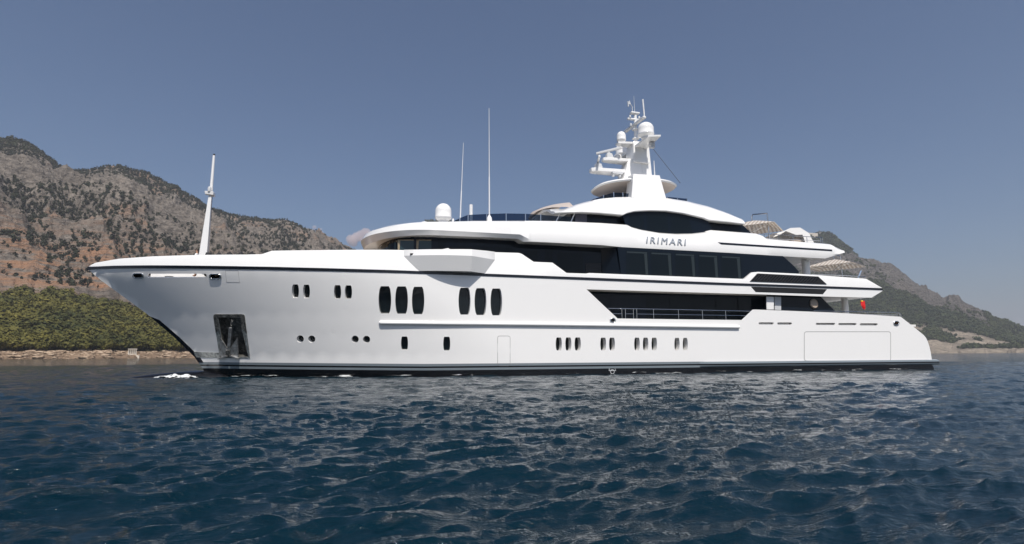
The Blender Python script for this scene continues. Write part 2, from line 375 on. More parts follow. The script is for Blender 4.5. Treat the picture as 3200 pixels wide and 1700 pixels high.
matR = terrain_material('far_limestone_slope', (.175, .160, .150), (.25, .226, .205), (.24, .19, .15), (.034, .042, .018), (.60, .50, .39), 30, 34.0)
Ug = np.broadcast_to(TR.us, TR.H.shape)
vegR = np.maximum(np.clip(.28 + 1.6 * (TR.vegn - .5) + .9 * (.58 - TR.gul), 0, 1) * .8, 1 - sstep(.02, .2, TR.c + .35 * (TR.vegn - .5)))
vegR = np.maximum(vegR, sstep(.55, .9, TR.c) * (1 - sstep(2660, 2720, Ug)) * .9)
vegR = np.maximum(vegR, sstep(3040, 3130, Ug) * .9)
ban = fbm(TR.X / 170., TR.Y / 120., 4, 88) + .16 * sstep(2860, 2980, Ug)
bareR = np.clip((1 - sstep(.42, .66, TR.b)) * sstep(.42, .50, ban) + (1 - sstep(.0, .035, TR.b)), 0, 1)
vegR = vegR * (1 - bareR)
mtnR = grid_mesh('far_mountain', TR.X, TR.Y, TR.H, matR, {'veg': vegR, 'bare': bareR, 'ochre': np.clip(.25 * (1 - TR.c), 0, 1)}, flip=True)
tag(mtnR, kind='structure')

# ------------------------------------------------------------------ trees
def leaf_mat(name, a, b, scale):
    m = mat(name, a, .75, spec=.25); g = N(m, 'ShaderNodeNewGeometry'); n1 = noise(m, scale, 3, .6, g.outputs['Position']); n2 = noise(m, scale * .12, 2, .5, g.outputs['Position'])
    f = math_n(m, 'ADD', math_n(m, 'MULTIPLY', n1.outputs['Fac'], .6), math_n(m, 'MULTIPLY', n2.outputs['Fac'], .5))
    L(m, ramp(m, f, [(.38, a), (.72, b)]).outputs[0], P(m).inputs['Base Color']); return m
leaf_near = leaf_mat('pine_needles_olive', (.024, .032, .007), (.142, .122, .022), .12)
leaf_mtn = leaf_mat('mountain_pine_needles', (.011, .016, .010), (.040, .044, .020), .05)
leaf_far = leaf_mat('far_pine_needles', (.026, .038, .014), (.075, .088, .030), .02)
bark = mat('pine_bark', (.10, .065, .045), .9)
def crown_faces(pos, h, rad, nf, low=.25, size=.42, cone=.0, rough=.32):
    """leaf clumps of many crowns at once: pos (n,3), h and rad (n,) -> vertices (n*nf*3, 3)"""
    n = len(pos); d = rng.normal(size=(n, nf, 3)); d /= np.linalg.norm(d, axis=2, keepdims=True)
    k = rng.uniform(.35, 1.0, (n, nf, 1)) ** .5; lob = 1 + .28 * rng.normal(size=(n, nf, 1))
    zc = (low + 1) / 2; zr = (1 - low) / 2
    c = d * k * lob
    t = np.clip((c[..., 2:3] + 1) / 2, 0, 1); taper = 1 - cone * t
    ctr = np.concatenate([c[..., :2] * taper * rad[:, None, None], (zc + zr * c[..., 2:3]) * h[:, None, None]], 2) + pos[:, None, :]
    nrm = d * .9 + rng.normal(size=d.shape) * rough + np.array([0, 0, .35]); nrm /= np.linalg.norm(nrm, axis=2, keepdims=True)
    t1 = np.cross(nrm, rng.normal(size=d.shape)); t1 /= np.linalg.norm(t1, axis=2, keepdims=True); t2 = np.cross(nrm, t1)
    s = (size * rad[:, None, None]) * rng.uniform(.6, 1.25, (n, nf, 1))
    return np.stack([ctr + t1 * s, ctr - t1 * s * .5 + t2 * s * .87, ctr - t1 * s * .5 - t2 * s * .87], 2).reshape(-1, 3)
def tri_mesh(name, V, material):
    me = bpy.data.meshes.new(name); V = V.astype(np.float32); n = len(V)
    me.vertices.add(n); me.vertices.foreach_set('co', V.ravel()); me.loops.add(n); me.loops.foreach_set('vertex_index', np.arange(n, dtype=np.int32))
    me.polygons.add(n // 3); me.polygons.foreach_set('loop_start', np.arange(0, n, 3, dtype=np.int32)); me.update(calc_edges=True)
    me.materials.append(material); return me
def scatter(T, n, ulo, uhi, rlo, rhi, prob):
    u = rng.uniform(ulo, uhi, n); r = np.sqrt(rng.uniform(rlo ** 2, rhi ** 2, n)); p = prob(u, r); k = rng.uniform(0, 1, n) < p; u, r = u[k], r[k]
    az = np.interp(u, T.us, T.az); h = sample(T, T.H, u, r); return u, r, np.stack([r * np.sin(az), r * np.cos(az), h], 1)
# scattered trees on the limestone
u, r, p = scatter(TL, 50000, -200, 1200, 1000, 2120, lambda u, r: np.clip(sample(TL, vegL, u, r) * 1.25 - .10, 0, 1) ** 1.1 * (sample(TL, TL.c, u, r) > .03) * (sample(TL, TL.H, u, r) > 20))
h = rng.uniform(4.0, 10.5, len(p)) ; pn = p + np.array([0, 0, -.8])
me = tri_mesh('mountain_pines', crown_faces(pn, h, h * rng.uniform(.28, .48, len(p)), 26, .05, .55, .35), leaf_mtn)
o = link('mountain_pines', me); tag(o, 'dark pines dotted over the grey and orange limestone mountain left of the bow', 'trees', kind='stuff')
# pine wood on the foot of the slope
def forest_prob(u, r): return np.clip(sample(TL, forest_mask, u, r), 0, 1) * (sample(TL, TL.b, u, r) > .001)
u, r, p = scatter(TL, 11000, -260, 1250, 640, 1150, forest_prob)
vis = (u > -60) & (u < 640)
order = np.argsort(np.where(vis, r, 1e9)); first = order[:290]; rest = order[290:]
h = rng.uniform(7.0, 13.0, len(p))
pr, hr = p[rest], h[rest]
o = link('pine_wood', tri_mesh('pine_wood', crown_faces(pr, hr, hr * rng.uniform(.42, .60, len(pr)), 80, .18, .34), leaf_near))
tag(o, 'dense olive green pine wood covering the slope below the limestone', 'trees', kind='stuff')
protos = []
for k in range(6):
    hh = 1.0; V = crown_faces(np.zeros((1, 3)), np.array([1.0]), np.array([.40 + .03 * k]), 150, .26, .27)
    mb = MB(); mb.tube([(0, 0, -.15), (.012 * (k - 2), .01, .3), (.03 * (k - 3), .02, .8)], [.026, .02, .008], 6, 1)
    for q in range(4):
        an = q * 1.7 + k; mb.tube([(0, 0, .32 + .1 * q), (.2 * math.cos(an), .2 * math.sin(an), .5 + .1 * q)], [.01, .004], 4, 1)
    nb = len(mb.v); mb.v += [tuple(x) for x in V]; m0 = len(V) // 3
    mb.f += [(nb + 3 * i, nb + 3 * i + 1, nb + 3 * i + 2) for i in range(m0)]; mb.mi += [0] * m0
    o = mb.build('pine_tree', [leaf_near, bark], ang=0, recalc=False); protos.append(o)
for n_, i in enumerate(first):
    src = protos[n_ % 6]
    o = src if n_ < 6 else src.copy()
    if n_ >= 6: COL.objects.link(o)
    o.location = p[i]; o.scale = (h[i],) * 3; o.rotation_euler = (0, 0, float(rng.uniform(0, 6.28)))
    tag(o, 'olive green pine at the lower edge of the wood just above the shore rocks', 'tree', 'pines along the foot of the wood')
# woods on the far range
u, r, p = scatter(TR, 42000, 2200, 3350, 2290, 3560, lambda u, r: np.clip(sample(TR, vegR, u, r) * 1.3 - .28, 0, 1) * (sample(TR, TR.H, u, r) > 6))
p2 = scatter(TR, 3000, 1150, 1600, 3250, 3560, lambda u, r: np.full(len(u), .7))[2]; p = np.concatenate([p, p2])
h = rng.uniform(7, 14, len(p))
o = link('far_woods', tri_mesh('far_woods', crown_faces(p - np.array([0, 0, 1.0]), h, h * rng.uniform(.42, .62, len(p)), 22, .05, .62, .3), leaf_far))
tag(o, 'dark green woods and scrub on the far mountain behind the stern', 'trees', kind='stuff')

# boulders at the water's edge, one rough mass of stone
mb = MB(); ico = bmesh.new(); bmesh.ops.create_icosphere(ico, subdivisions=2, radius=1); iv = np.array([v.co for v in ico.verts]); jf = [[v.index for v in f.verts] for f in ico.faces]; ico.free()
for k in range(900):
    uu = rng.uniform(-150, 760); rr_ = rng.uniform(618, 668) ; hz = float(sample(TL, TL.H, np.array([uu]), np.array([rr_]))[0])
    if hz < -.6 or hz > 11: continue
    a_ = float(np.interp(uu, TL.us, TL.az)); s_ = rng.uniform(.35, 1.0) + 1.6 * rng.uniform() ** 5
    q = iv * (1 + .32 * (fbm(iv[:, 0] * 1.3 + k * 3.1, iv[:, 1] * 1.3 + iv[:, 2] * 1.7, 3, k)[:, None] - .5) * 2) * np.array([2.0, 1.2, .62]) * s_
    mb.add(q + np.array([rr_ * math.sin(a_), rr_ * math.cos(a_), hz + .1]), jf)
rockm = mat('shore_limestone', (.36, .27, .19), .95, spec=.1); g = N(rockm, 'ShaderNodeNewGeometry'); n1 = noise(rockm, .22, 5, .65, g.outputs['Position'])
L(rockm, ramp(rockm, n1.outputs['Fac'], [(.35, (.15, .11, .08)), (.5, (.34, .25, .175)), (.7, (.46, .37, .28))]).outputs[0], P(rockm).inputs['Base Color']); bump(rockm, n1.outputs['Fac'], .8, .8)
o = mb.build('shore_rocks', rockm, ang=0, recalc=False); tag(o, 'pale tan rocks tumbled along the water line below the pine wood', 'rocks', kind='stuff')

# small ruined colonnade by the shore
def at_ground(T, u, r):
    a_ = float(np.interp(u, T.us, T.az)); return Vector((r * math.sin(a_), r * math.cos(a_), float(sample(T, T.H, np.array([u]), np.array([r]))[0])))
stone_p = mat('pale_stone', (.58, .52, .44), .9)
c0 = at_ground(TL, 423, 655); c0.z = max(c0.z, 4.2)
t = empty('stone_pavilion', c0, -az_of(423)); tag(t, 'small pale stone pavilion with columns standing on the rocky shore', 'pavilion')
MB().box((-3.6, -2, -3), (3.6, 2, 0)).build('base', stone_p, t)
for k in range(5): MB().lathe([(.42, 0), (.34, .15), (.30, 4.0), (.45, 4.2)], (-3.0 + 1.5 * k, -1.6, 0), 10).build('column', stone_p, t)
MB().box((-3.7, -2.1, 4.2), (3.7, 2.1, 4.9)).build('lintel', stone_p, t)
MB().box((-3.2, .6, 0), (3.2, 1.8, 4.2)).build('wall', stone_p, t)
c0 = at_ground(TL, 441, 650); t = MB().hexa([(-1.6, -1, -2), (1.6, -1, -2), (1.6, 1, -2), (-1.6, 1, -2)], [(-1.2, -.8, 1.6), (1.3, -.8, 1.4), (1.3, .8, 1.4), (-1.2, .8, 1.7)]).build('stone_block', stone_p)
t.location = c0; tag(t, 'pale stone block on the shore beside the small pavilion', 'block')
# lookout on the far summit
c0 = at_ground(TR, 2585, 3400); pk = max([(float(sample(TR, TR.H, np.array([2585.]), np.array([q]))[0]), q) for q in range(3100, 3700, 10)]); c0 = at_ground(TR, 2585, pk[1])
t = empty('hilltop_lookout', c0); tag(t, 'tiny round lookout building with flat dark roof on the far summit', 'building')
mb = MB(); mb.lathe([(15, -14), (15, 5)], (0, 0, 0), 20); mb.build('base', stone_p, t)
mb = MB(); mb.lathe([(11, 5), (11, 11)], (0, 0, 0), 20); mb.build('wall', mat('lookout_wall', (.45, .42, .38), .8), t)
mb = MB(); mb.lathe([(14, 11), (14, 13.5), (4, 16), (.8, 22)], (0, 0, 0), 20); mb.build('roof', mat('lookout_roof', (.07, .09, .09), .7), t)
mb = MB(); mb.box((-75, -8, -20), (-20, 8, 3)); mb.build('terrace', stone_p, t)
cm = at_ground(TR, 2549, pk[1]); o = MB().tube([cm + Vector((0, 0, -5)), cm + Vector((0, 0, 34))], [.9, .5], 6).build('radio_mast', mat('mast_grey', (.3, .3, .3), .6)); tag(o, 'thin radio mast on the far summit left of the lookout', 'mast')

# ------------------------------------------------------------------ cumulus beyond the ridge, outside the haze
cl = bpy.data.materials.new('cumulus'); cl.use_nodes = True; nn = cl.node_tree.nodes; nn.remove(nn['Principled BSDF'])
pv = N(cl, 'ShaderNodeVolumePrincipled'); pv.inputs['Color'].default_value = (.93, .80, .78, 1); pv.inputs['Density'].default_value = .005; pv.inputs['Anisotropy'].default_value = .0
L(cl, pv.outputs[0], nn['Material Output'].inputs['Volume'])
def cloud(u, v, R, wpx, hpx, n, seed):
    rg = np.random.default_rng(seed); s = R / FPX; mb = MB(); d = ray(u, v); d = Vector(d) * (R / math.hypot(d.x, d.y))
    for k in range(n):
        x = rg.uniform(-1, 1); top = (1 - abs(x) ** 1.5); y = rg.uniform(-1, 1) * top; rad = rg.uniform(.16, .36) * hpx * s
        q = iv * rad * (1 + .25 * (fbm(iv[:, 0] * 2 + k, iv[:, 1] * 2 + iv[:, 2], 3, k)[:, None] - .5))
        mb.add(q + np.array(d) + np.array([x * wpx * s * .8 * r0.x, rg.uniform(-.3, .3) * wpx * s, y * hpx * s * .75]), jf)
    o = mb.build('cloud', cl, ang=0, recalc=False)
    rm = o.modifiers.new('remesh', 'REMESH'); rm.mode = 'VOXEL'; rm.voxel_size = hpx * s * .05
    tag(o, kind='structure'); return o
cloud(1150, 752, 15000, 72, 52, 26, 3)
cloud(985, 722, 16000, 34, 20, 10, 5)
# ================================================================== the yacht
PY, YC, B = 35.0, 40.6, 5.6            # near side plane, centreline, half breadth
yacht = empty('motor_yacht', (15, YC, 0))
tag(yacht, 'large white motor yacht with dark glass bands lying side on in calm water', 'yacht')
Y0 = yacht.location.copy()
def part(mb, name, mats, parent=None, **kw):
    o = mb.build(name, mats, None, **kw)
    if parent is None: parent = yacht
    o.parent = parent; o.matrix_parent_inverse = Matrix.Translation(-Y0) if parent is yacht else Matrix.Identity(4)
    return o
def sub(mb, name, mats, parent, **kw):
    o = mb.build(name, mats, None, **kw); o.parent = parent; return o
_st = [onY(u, v, YC) for u, v in [(277.5, 834), (277.5, 843), (308, 870.6), (404.5, 940.8), (471.8, 990.5), (545, 1053), (610, 1116), (624, 1137), (640, 1164)]]
_stx = [-7.9] + [p[0] for p in _st[::-1]]; _stz = [-1.3] + [p[1] for p in _st[::-1]]
def xst(z): return np.interp(z, _stz, _stx)
def hb(x, z):
    zc = min(max(z, -1.3), 7.0); f = min(max(zc / 6.4, -.1), 1.1); f = .5 * f + .5 * f * abs(f)
    Ln = 20.5 - 1.5 * f; n = 2.2 - .28 * f
    t = min(max((x - float(xst(zc))) / Ln, 0), 1)
    return B * (1 - (1 - t) ** n)
def hp(x, z, off=0.0, side=-1):
    e = .03; h = hb(x, z)
    if off:
        gx = (hb(x + e, z) - hb(x - e, z)) / (2 * e); gz = (hb(x, z + e) - hb(x, z - e)) / (2 * e)
        l = math.sqrt(1 + gx * gx + gz * gz)
        return Vector((x - off * gx / l, YC + side * (h + off / l), z - off * gz / l))
    return Vector((x, YC + side * h, z))
def hn(x, z):
    return (hp(x, z, 1.0) - hp(x, z)).normalized()
def solve(u, v, hbf):
    y = PY
    for _ in range(24):
        x, z = onY(u, v, y); y = .5 * y + .5 * (YC - hbf(x, z))
    return onY(u, v, YC - hbf(x, z))
def S(u, v): return solve(u, v, hb)
def resample(pts, step, closed=True):
    out = []; n = len(pts)
    for i in range(n if closed else n - 1):
        a, b = np.array(pts[i]), np.array(pts[(i + 1) % n]); k = max(1, int(np.linalg.norm(b - a) / step))
        out += [tuple(a + (b - a) * j / k) for j in range(k)]
    if not closed: out.append(tuple(pts[-1]))
    return out
def inside(p, poly):
    x, y = p; c = False; n = len(poly); j = n - 1
    for i in range(n):
        xi, yi = poly[i]; xj, yj = poly[j]
        if (yi > y) != (yj > y) and x < (xj - xi) * (y - yi) / (yj - yi) + xi: c = not c
        j = i
    return c
def cdt(outer, holes, gx=.6, gz=.5, margin=.09):
    loops = [outer] + holes; V = []; E = []
    for lp in loops:
        b = len(V); V += [Vector(p) for p in lp]; E += [(b + i, b + (i + 1) % len(lp)) for i in range(len(lp))]
    bp = np.array([tuple(v) for v in V])
    xs = np.arange(min(p[0] for p in outer), max(p[0] for p in outer), gx); zs_ = np.arange(min(p[1] for p in outer), max(p[1] for p in outer), gz)
    for i, x in enumerate(xs):
        for z in zs_:
            q = (float(x), float(z + (i % 2) * gz * .5))
            if inside(q, outer) and not any(inside(q, h) for h in holes) and np.min(np.hypot(bp[:, 0] - q[0], bp[:, 1] - q[1])) > margin: V.append(Vector(q))
    r = delaunay_2d_cdt(V, E, [], 0, 1e-6)
    vs = [tuple(v) for v in r[0]]; fs = []
    for f in r[2]:
        c = (sum(vs[i][0] for i in f) / 3, sum(vs[i][1] for i in f) / 3)
        if inside(c, outer) and not any(inside(c, h) for h in holes): fs.append(tuple(f))
    return vs, fs
def hull_skin(name, outer, holes, material, off=0.0, side=-1, parent=None, thick=0.0, gx=.6, gz=.5, margin=.09):
    vs, fs = cdt(outer, holes, gx, gz, margin); me = bpy.data.meshes.new(name)
    P3 = [hp(x, z, off, side) for x, z in vs]; nm = [hn(x, z) for x, z in vs]
    if side > 0: nm = [Vector((n.x, -n.y, n.z)) for n in nm]
    ff = []
    for f in fs:
        a, b, c = (P3[i] for i in f); ff.append(f if (b - a).cross(c - a).dot(nm[f[0]]) > 0 else f[::-1])
    if thick:
        b0 = len(P3)
        for lp in [outer] + holes:
            k = len(P3); m = len(lp)
            P3 += [hp(x, z, off, side) for x, z in lp] + [hp(x, z, off - thick, side) for x, z in lp]; nm += [hn(x, z) for x, z in lp] * 2
            ff += [(k + i, k + (i + 1) % m, k + m + (i + 1) % m, k + m + i) for i in range(m)]
    me.from_pydata(P3, [], ff); me.materials.append(material); me.update()
    if not thick:
        for p in me.polygons: p.use_smooth = True
        me.normals_split_custom_set_from_vertices(nm)
    o = link(name, me); o.parent = parent or yacht; o.matrix_parent_inverse = Matrix.Translation(-Y0) if o.parent is yacht else Matrix.Identity(4); return o
def barrel(u0, u1, v0, v1, ins=.13):
    w = u1 - u0; h = v1 - v0; L_, R_ = [], []
    for k in range(11):
        t = k / 10; e = (2 * t - 1) ** 2; c = .05 * w if k in (0, 10) else 0
        L_.append((u0 + ins * w * e + c, v0 + h * t)); R_.append((u1 - ins * w * e - c, v0 + h * t))
    return [S(u, v) for u, v in L_ + R_[::-1]]
def rrect(u0, v0, u1, v1, r, n=5):
    o = []
    for cx, cy, a in ((u1 - r, v0 + r, -90), (u1 - r, v1 - r, 0), (u0 + r, v1 - r, 90), (u0 + r, v0 + r, 180)):
        o += [(cx + r * math.cos(math.radians(a + 90 * k / n)), cy + r * math.sin(math.radians(a + 90 * k / n))) for k in range(n + 1)]
    return o
def disc(u, v, r, n=20): return [(u + r * math.cos(2 * math.pi * k / n), v + r * math.sin(2 * math.pi * k / n)) for k in range(n)]

# --- hull openings
holes = []; wins = []
def win(loop, depth, pane=port_m): holes.append(loop); wins.append((loop, depth, pane))
for a in [(912, 934, 888.6, 931), (947, 968.4, 889.5, 932), (1043.4, 1066, 891, 934), (1077.6, 1100, 891.7, 934)]: win(barrel(*a), .36)
for a in [(1183, 1222.4, 894.3, 980), (1235.2, 1274.6, 895, 980.7), (1287.4, 1326, 896, 981.6)]: win(barrel(*a), .42)
for a in [(1433, 1470.3, 899, 983), (1483, 1520, 900.3, 984.2), (1533, 1569, 901.5, 985.3)]: win(barrel(*a), .36)
for u, v in [(938.2, 1059.2), (974, 1059.6), (1109.6, 1060), (1145.3, 1060.5)]: win([S(*q) for q in disc(u, v, 11.3)], .32)
for a in [(1253.2, 1275, 1051.5, 1093.6), (1385.3, 1407, 1052.3, 1095.2)]: win(barrel(*a, .1), .28)
for u0_, u1_ in [(1736.8, 1755.7), (1766.7, 1785.5), (1795.6, 1815)]: win(barrel(u0_, u1_, 1054.4, 1094.9, .12), .50)
for u0_, u1_ in [(1876, 1894), (1903.5, 1921.5)]: win(barrel(u0_, u1_, 1055, 1094.5, .12), .50, teal)
for u0_, u1_ in [(1982, 1999.2), (2009, 2026), (2036, 2053)]: win(barrel(u0_, u1_, 1055, 1094.5, .12), .50)
for u0_, u1_ in [(2107.5, 2123.7), (2133.6, 2149.2)]: win(barrel(u0_, u1_, 1055.7, 1094.3, .12), .50, teal)
fair = []                                # chocks with chrome rings, and long slots
for a, r in [((414, 851.7, 451, 871), 8), ((653, 853.6, 693, 873.4), 8), ((1904, 992, 1925.2, 1011), 8.5), ((2789.5, 1001.5, 2811, 1018.5), 7)]:
    lp = [S(*q) for q in rrect(a[0] + 3, a[1] + 2.6, a[2] - 3, a[3] - 2.6, r - 1)]; holes.append(lp); fair.append(lp)
slots = []
for a in [(459.5, 855.3, 646, 867), (2371, 1007.2, 2418, 1013.8), (2429, 1007.6, 2475, 1014.2), (2549.6, 1009, 2610, 1015.4), (2620, 1009.6, 2677, 1016), (2687, 1010.4, 2743, 1016.8)]:
    lp = [S(*q) for q in rrect(*a, (a[3] - a[1]) / 2 - .2)]; holes.append(lp); slots.append((lp, a[0]))
pocket = [S(*q) for q in [(682, 992), (752, 992), (756, 1030), (776, 1115), (703, 1114.5), (694, 1060)]]; holes.append(pocket)

# --- hull outline in elevation
strip_b = [(277.5, 842.5), (358, 839.4), (475, 838.7), (620, 840), (770, 842.3), (950, 846), (1120, 850), (1480, 861.5), (1880, 876.6), (2280, 891.3), (2500, 898.5), (2757, 906.7)]
strip_t = [(277.5, 834), (358, 830.3), (475, 829.2), (620, 830.4), (770, 832.5), (950, 836.5), (1120, 841), (1480, 853.6), (1880, 868.9), (2280, 884.2), (2500, 891.5), (2757, 900.6)]
SB = [S(*q) for q in strip_b]; ST = [S(*q) for q in strip_t]; SB[0] = (float(xst(SB[0][1])) , SB[0][1]); ST[0] = (float(xst(ST[0][1])), ST[0][1])
zsb = lambda x: interp(x, [p[0] for p in SB], [p[1] for p in SB]); zst = lambda x: interp(x, [p[0] for p in ST], [p[1] for p in ST])
stern = [S(*q) for q in [(2913, 1140), (2911.4, 1119), (2908.5, 1101), (2904.8, 1084), (2900, 1069), (2894, 1056), (2887, 1047.3), (2860, 1025.5), (2819, 993), (2812.7, 989.6)]]
bulw_aft = [S(*q) for q in [(2700, 982.5), (2600, 976.5), (2480, 971.8), (2362, 967.3), (2351.5, 967.6), (2317, 1000), (2150, 998.2), (1930, 995.2), (1881, 949.5), (1833, 904)]]
band_b = [S(*q) for q in [(2100, 911.8), (2380, 919.9), (2565, 926.3), (2724, 930.2), (2758, 909)]]
outer = [(float(xst(z)), z) for z in np.linspace(-1.3, SB[0][1], 22)]
outer = [(44.2, -1.3)][:0] + outer + SB[1:] + [(x, z) for x, z in band_b[::-1]] + bulw_aft[::-1] + stern[::-1] + [(stern[0][0] + .15, .1), (stern[0][0] - .2, -1.3)]
outer = resample(outer, .45)
hull_skin('hull', outer, holes, hullm)
hull_skin('hull_far_side', outer, [], hullm, side=1).name = 'hull'
# transom and stern stairs, closing the two sides
edge = [(stern[0][0] - .2, -1.3)] + stern + bulw_aft[:1]
part(MB().loft([[(x, PY, z), (x, YC * 2 - PY, z)] for x, z in edge]), 'transom', white)
mb = MB()
for k in range(5): mb.box((43.6 + .1 * k, PY + .5 + .0 * k, .75 + .28 * k), (45.0 - .30 * k, PY + 2.3, .8 + .28 * (k + 1)))
part(mb, 'boarding_steps', white, bevel=.02)
# windows
def inset(lp, d, n):
    return [hp(x, z) - n * d for x, z in lp]
for lp, d, pm in wins:
    cx = sum(p[0] for p in lp) / len(lp); cz = sum(p[1] for p in lp) / len(lp); n = hn(cx, cz)
    pane = pm if pm is not teal else port_m
    o = part(MB().add(inset(lp, d, n), [tuple(range(len(lp)))]), 'window', pane, ang=0, recalc=False)
    f = MB().loft([[hp(x, z, .002) for x, z in lp], inset(lp, d + .03, n)], closed=True).build('frame', white, None)
    f.parent = o; f.matrix_parent_inverse = Matrix.Identity(4)
    if pm is teal:
        k = [lp[i] for i in range(len(lp))]; xr = max(p[0] for p in lp); xl = min(p[0] for p in lp); w_ = xr - xl
        q = [(xl + .45 * w_, cz - .68), (xl + .62 * w_, cz - .68), (xl + .62 * w_, cz + .68), (xl + .45 * w_, cz + .68)]
        g = MB().add([hp(x, min(max(z, min(p[1] for p in lp) + .02), max(p[1] for p in lp) - .02)) - n * (d - .01) for x, z in q], [(0, 1, 2, 3)]).build('lining', teal, None, ang=0); g.parent = o; g.matrix_parent_inverse = Matrix.Identity(4)
# chocks: rolled steel ring, dark throat
for lp in fair:
    cx = sum(p[0] for p in lp) / len(lp); cz = sum(p[1] for p in lp) / len(lp); n = hn(cx, cz)
    pts = [hp(x, z, .02) for x, z in lp]
    ring = MB(); m_ = len(pts)
    rows = []
    for i in range(m_):
        r_ = (pts[i] - hp(cx, cz, .02)).normalized(); rows.append([pts[i] + (r_ * math.cos(a) + n * math.sin(a)) * .05 for a in np.linspace(0, 2 * math.pi, 9)[:-1]])
    ring.loft(rows + [rows[0]], closed=True); rg_ = part(ring, 'fairlead_ring', chrome, ang=80)
    th = MB().loft([[hp(x, z) for x, z in lp], inset(lp, .45, n)], closed=True).add(inset(lp, .45, n), [tuple(range(m_))]).build('throat', blackm if cx < 40 else teak, None, ang=0); th.parent = rg_; th.matrix_parent_inverse = Matrix.Identity(4)
for lp, u in slots:
    cx = sum(p[0] for p in lp) / len(lp); n = hn(cx, lp[0][1])
    mb = MB().loft([[hp(x, z, .001) for x, z in lp], inset(lp, .14, n)], closed=True)
    o = part(mb, 'bulwark_slot', white)
    if u > 1000:
        bk = MB().add(inset(lp, .9 if u < 2600 else .5, n), [tuple(range(len(lp)))]).build('slot_tone_backing', blackm if u < 2640 else beige, None, ang=0); bk.parent = o; bk.matrix_parent_inverse = Matrix.Identity(4)  # added sheets, black for the dark inside the slots, beige for the light
# mooring well behind the bow slot
rows = [[(x, YC - max(hb(x, 5.4) - .3, .02), 5.5), (x, YC + max(hb(x, 5.4) - .3, .02), 5.5)] for x in np.linspace(-14.6, -8.9, 14)]
part(MB().loft(rows), 'mooring_deck', soffit, ang=0)
mb = MB(); mb.lathe([(.28, 0), (.28, .1), (.16, .25), (.16, .5), (.26, .62), (.26, .75)], (-11.6, YC - 1.2, 5.55), 14); mb.lathe([(.28, 0), (.28, .1), (.16, .25), (.16, .5), (.26, .62), (.26, .75)], (-10.6, YC - 1.0, 5.55), 14); part(mb, 'capstan', chrome)
part(MB().box((-13.2, YC + .5, 5.5), (-9.6, YC + .7, 7.1)), 'well_screen', white)
part(MB().box((-8.9, YC - 2.5, 5.55), (-8.7, YC + 2.5, 6.6)), 'well_bulkhead', blackm)

# --- sheer stripe
def sheer_rows(side):
    rows = []
    for x in np.concatenate([np.linspace(ST[0][0] - .03, -12, 14)[:-1], np.linspace(-12, ST[-1][0], 60)]):
        a, b = zsb(x) - .0, zst(x); h = max(hb(x, a), .0); h2 = max(hb(x, b), 0)
        rows.append([(x - (.03 if h < .3 else 0), YC + side * (h - .05), a), (x - (.04 if h < .3 else 0), YC + side * (h + .03), a), (x - (.04 if h < .3 else 0), YC + side * (h2 + .03), b), (x - (.03 if h < .3 else 0), YC + side * (h2 - .06), b + .004)])
    return rows
for sd_ in (-1, 1): part(MB().loft(sheer_rows(sd_), closed=True, ends=True), 'sheer_stripe', black)

# --- forward and upper bulwark with the wing station
KIN = .20
def w_of(x):
    x1, x2, x3 = WX
    if x <= x1 or x >= x3: return 0.0
    return 1.08 * (1 - (1 - (x - x1) / (x2 - x1)) ** 2) if x < x2 else 1.08 * (1 - (x - x2) / (x3 - x2))
WX = (onY(1262, 805, 35)[0], onY(1477, 805, 33.95)[0], onY(1549, 805, 35)[0])
def hbul(x, z):
    zb = zst(x); k = KIN if x < 12 else .14
    return max(hb(x, zb) - k * max(z - zb, 0), .02) + (w_of(x) if WING_PICK and z - zb > .5 else 0)
WING_PICK = True
top_px = [(277.6, 833), (284, 828), (299, 821), (372, 808.3), (475, 801), (592, 797), (700, 795.6), (770, 795.2), (818, 794), (849, 783.3), (1000, 781.2), (1243.6, 780.7), (1382, 778.8), (1401, 775.3), (1406, 778.8), (1479, 779.7), (1519, 783.5), (1549, 787.8), (1622.5, 790), (1632, 793.5), (1668, 817.7), (1727, 820.5), (1770.7, 852.8), (1831.5, 854.8), (1841, 852.9), (1942, 857), (2328, 871.8), (2351.6, 850.8), (2370, 849.4), (2495, 855.2), (2701, 870.4), (2709, 871.8), (2757, 900)]
TOP = [solve(u, v, hbul) for u, v in top_px]; TOP[0] = (ST[0][0], ST[0][1] + .02)
WING_PICK = False
zt_ = lambda x: interp(x, [p[0] for p in TOP], [p[1] for p in TOP])
xs_ = sorted(set([p[0] for p in TOP] + list(np.linspace(TOP[0][0], TOP[-1][0], 130)) + list(np.linspace(WX[0], WX[2], 40)) + [WX[1] - .01, WX[1] + .01]))
def bul_rows(side):
    rows = []
    for x in xs_:
        zb = zst(x) + .002; zt = max(zt_(x), zb + .012); zk = min(zb + .95, zb + (zt - zb) * .72)
        if -12 < x < 8 and False: zk = zb + .95
        hbm = hb(x, zb); w = w_of(x)
        rows.append([(x, YC + side * max(hbm - .02, 0), zb), (x, YC + side * max(hbul(x, zk), 0), zk), (x, YC + side * max(hbul(x, zt) - .04 * min(1, (zt - zb)), 0), zt),
                     (x, YC + side * max(hbul(x, zt) - .10, 0), zt + .006), (x, YC + side * max(hbul(x, zt) - .34, 0), zt), (x, YC + side * max(hbm - .42, 0), zb - .1)])
    return rows
for sd_ in (-1, 1): part(MB().loft(bul_rows(sd_)), 'bulwark', white, ang=20)
WC = .46
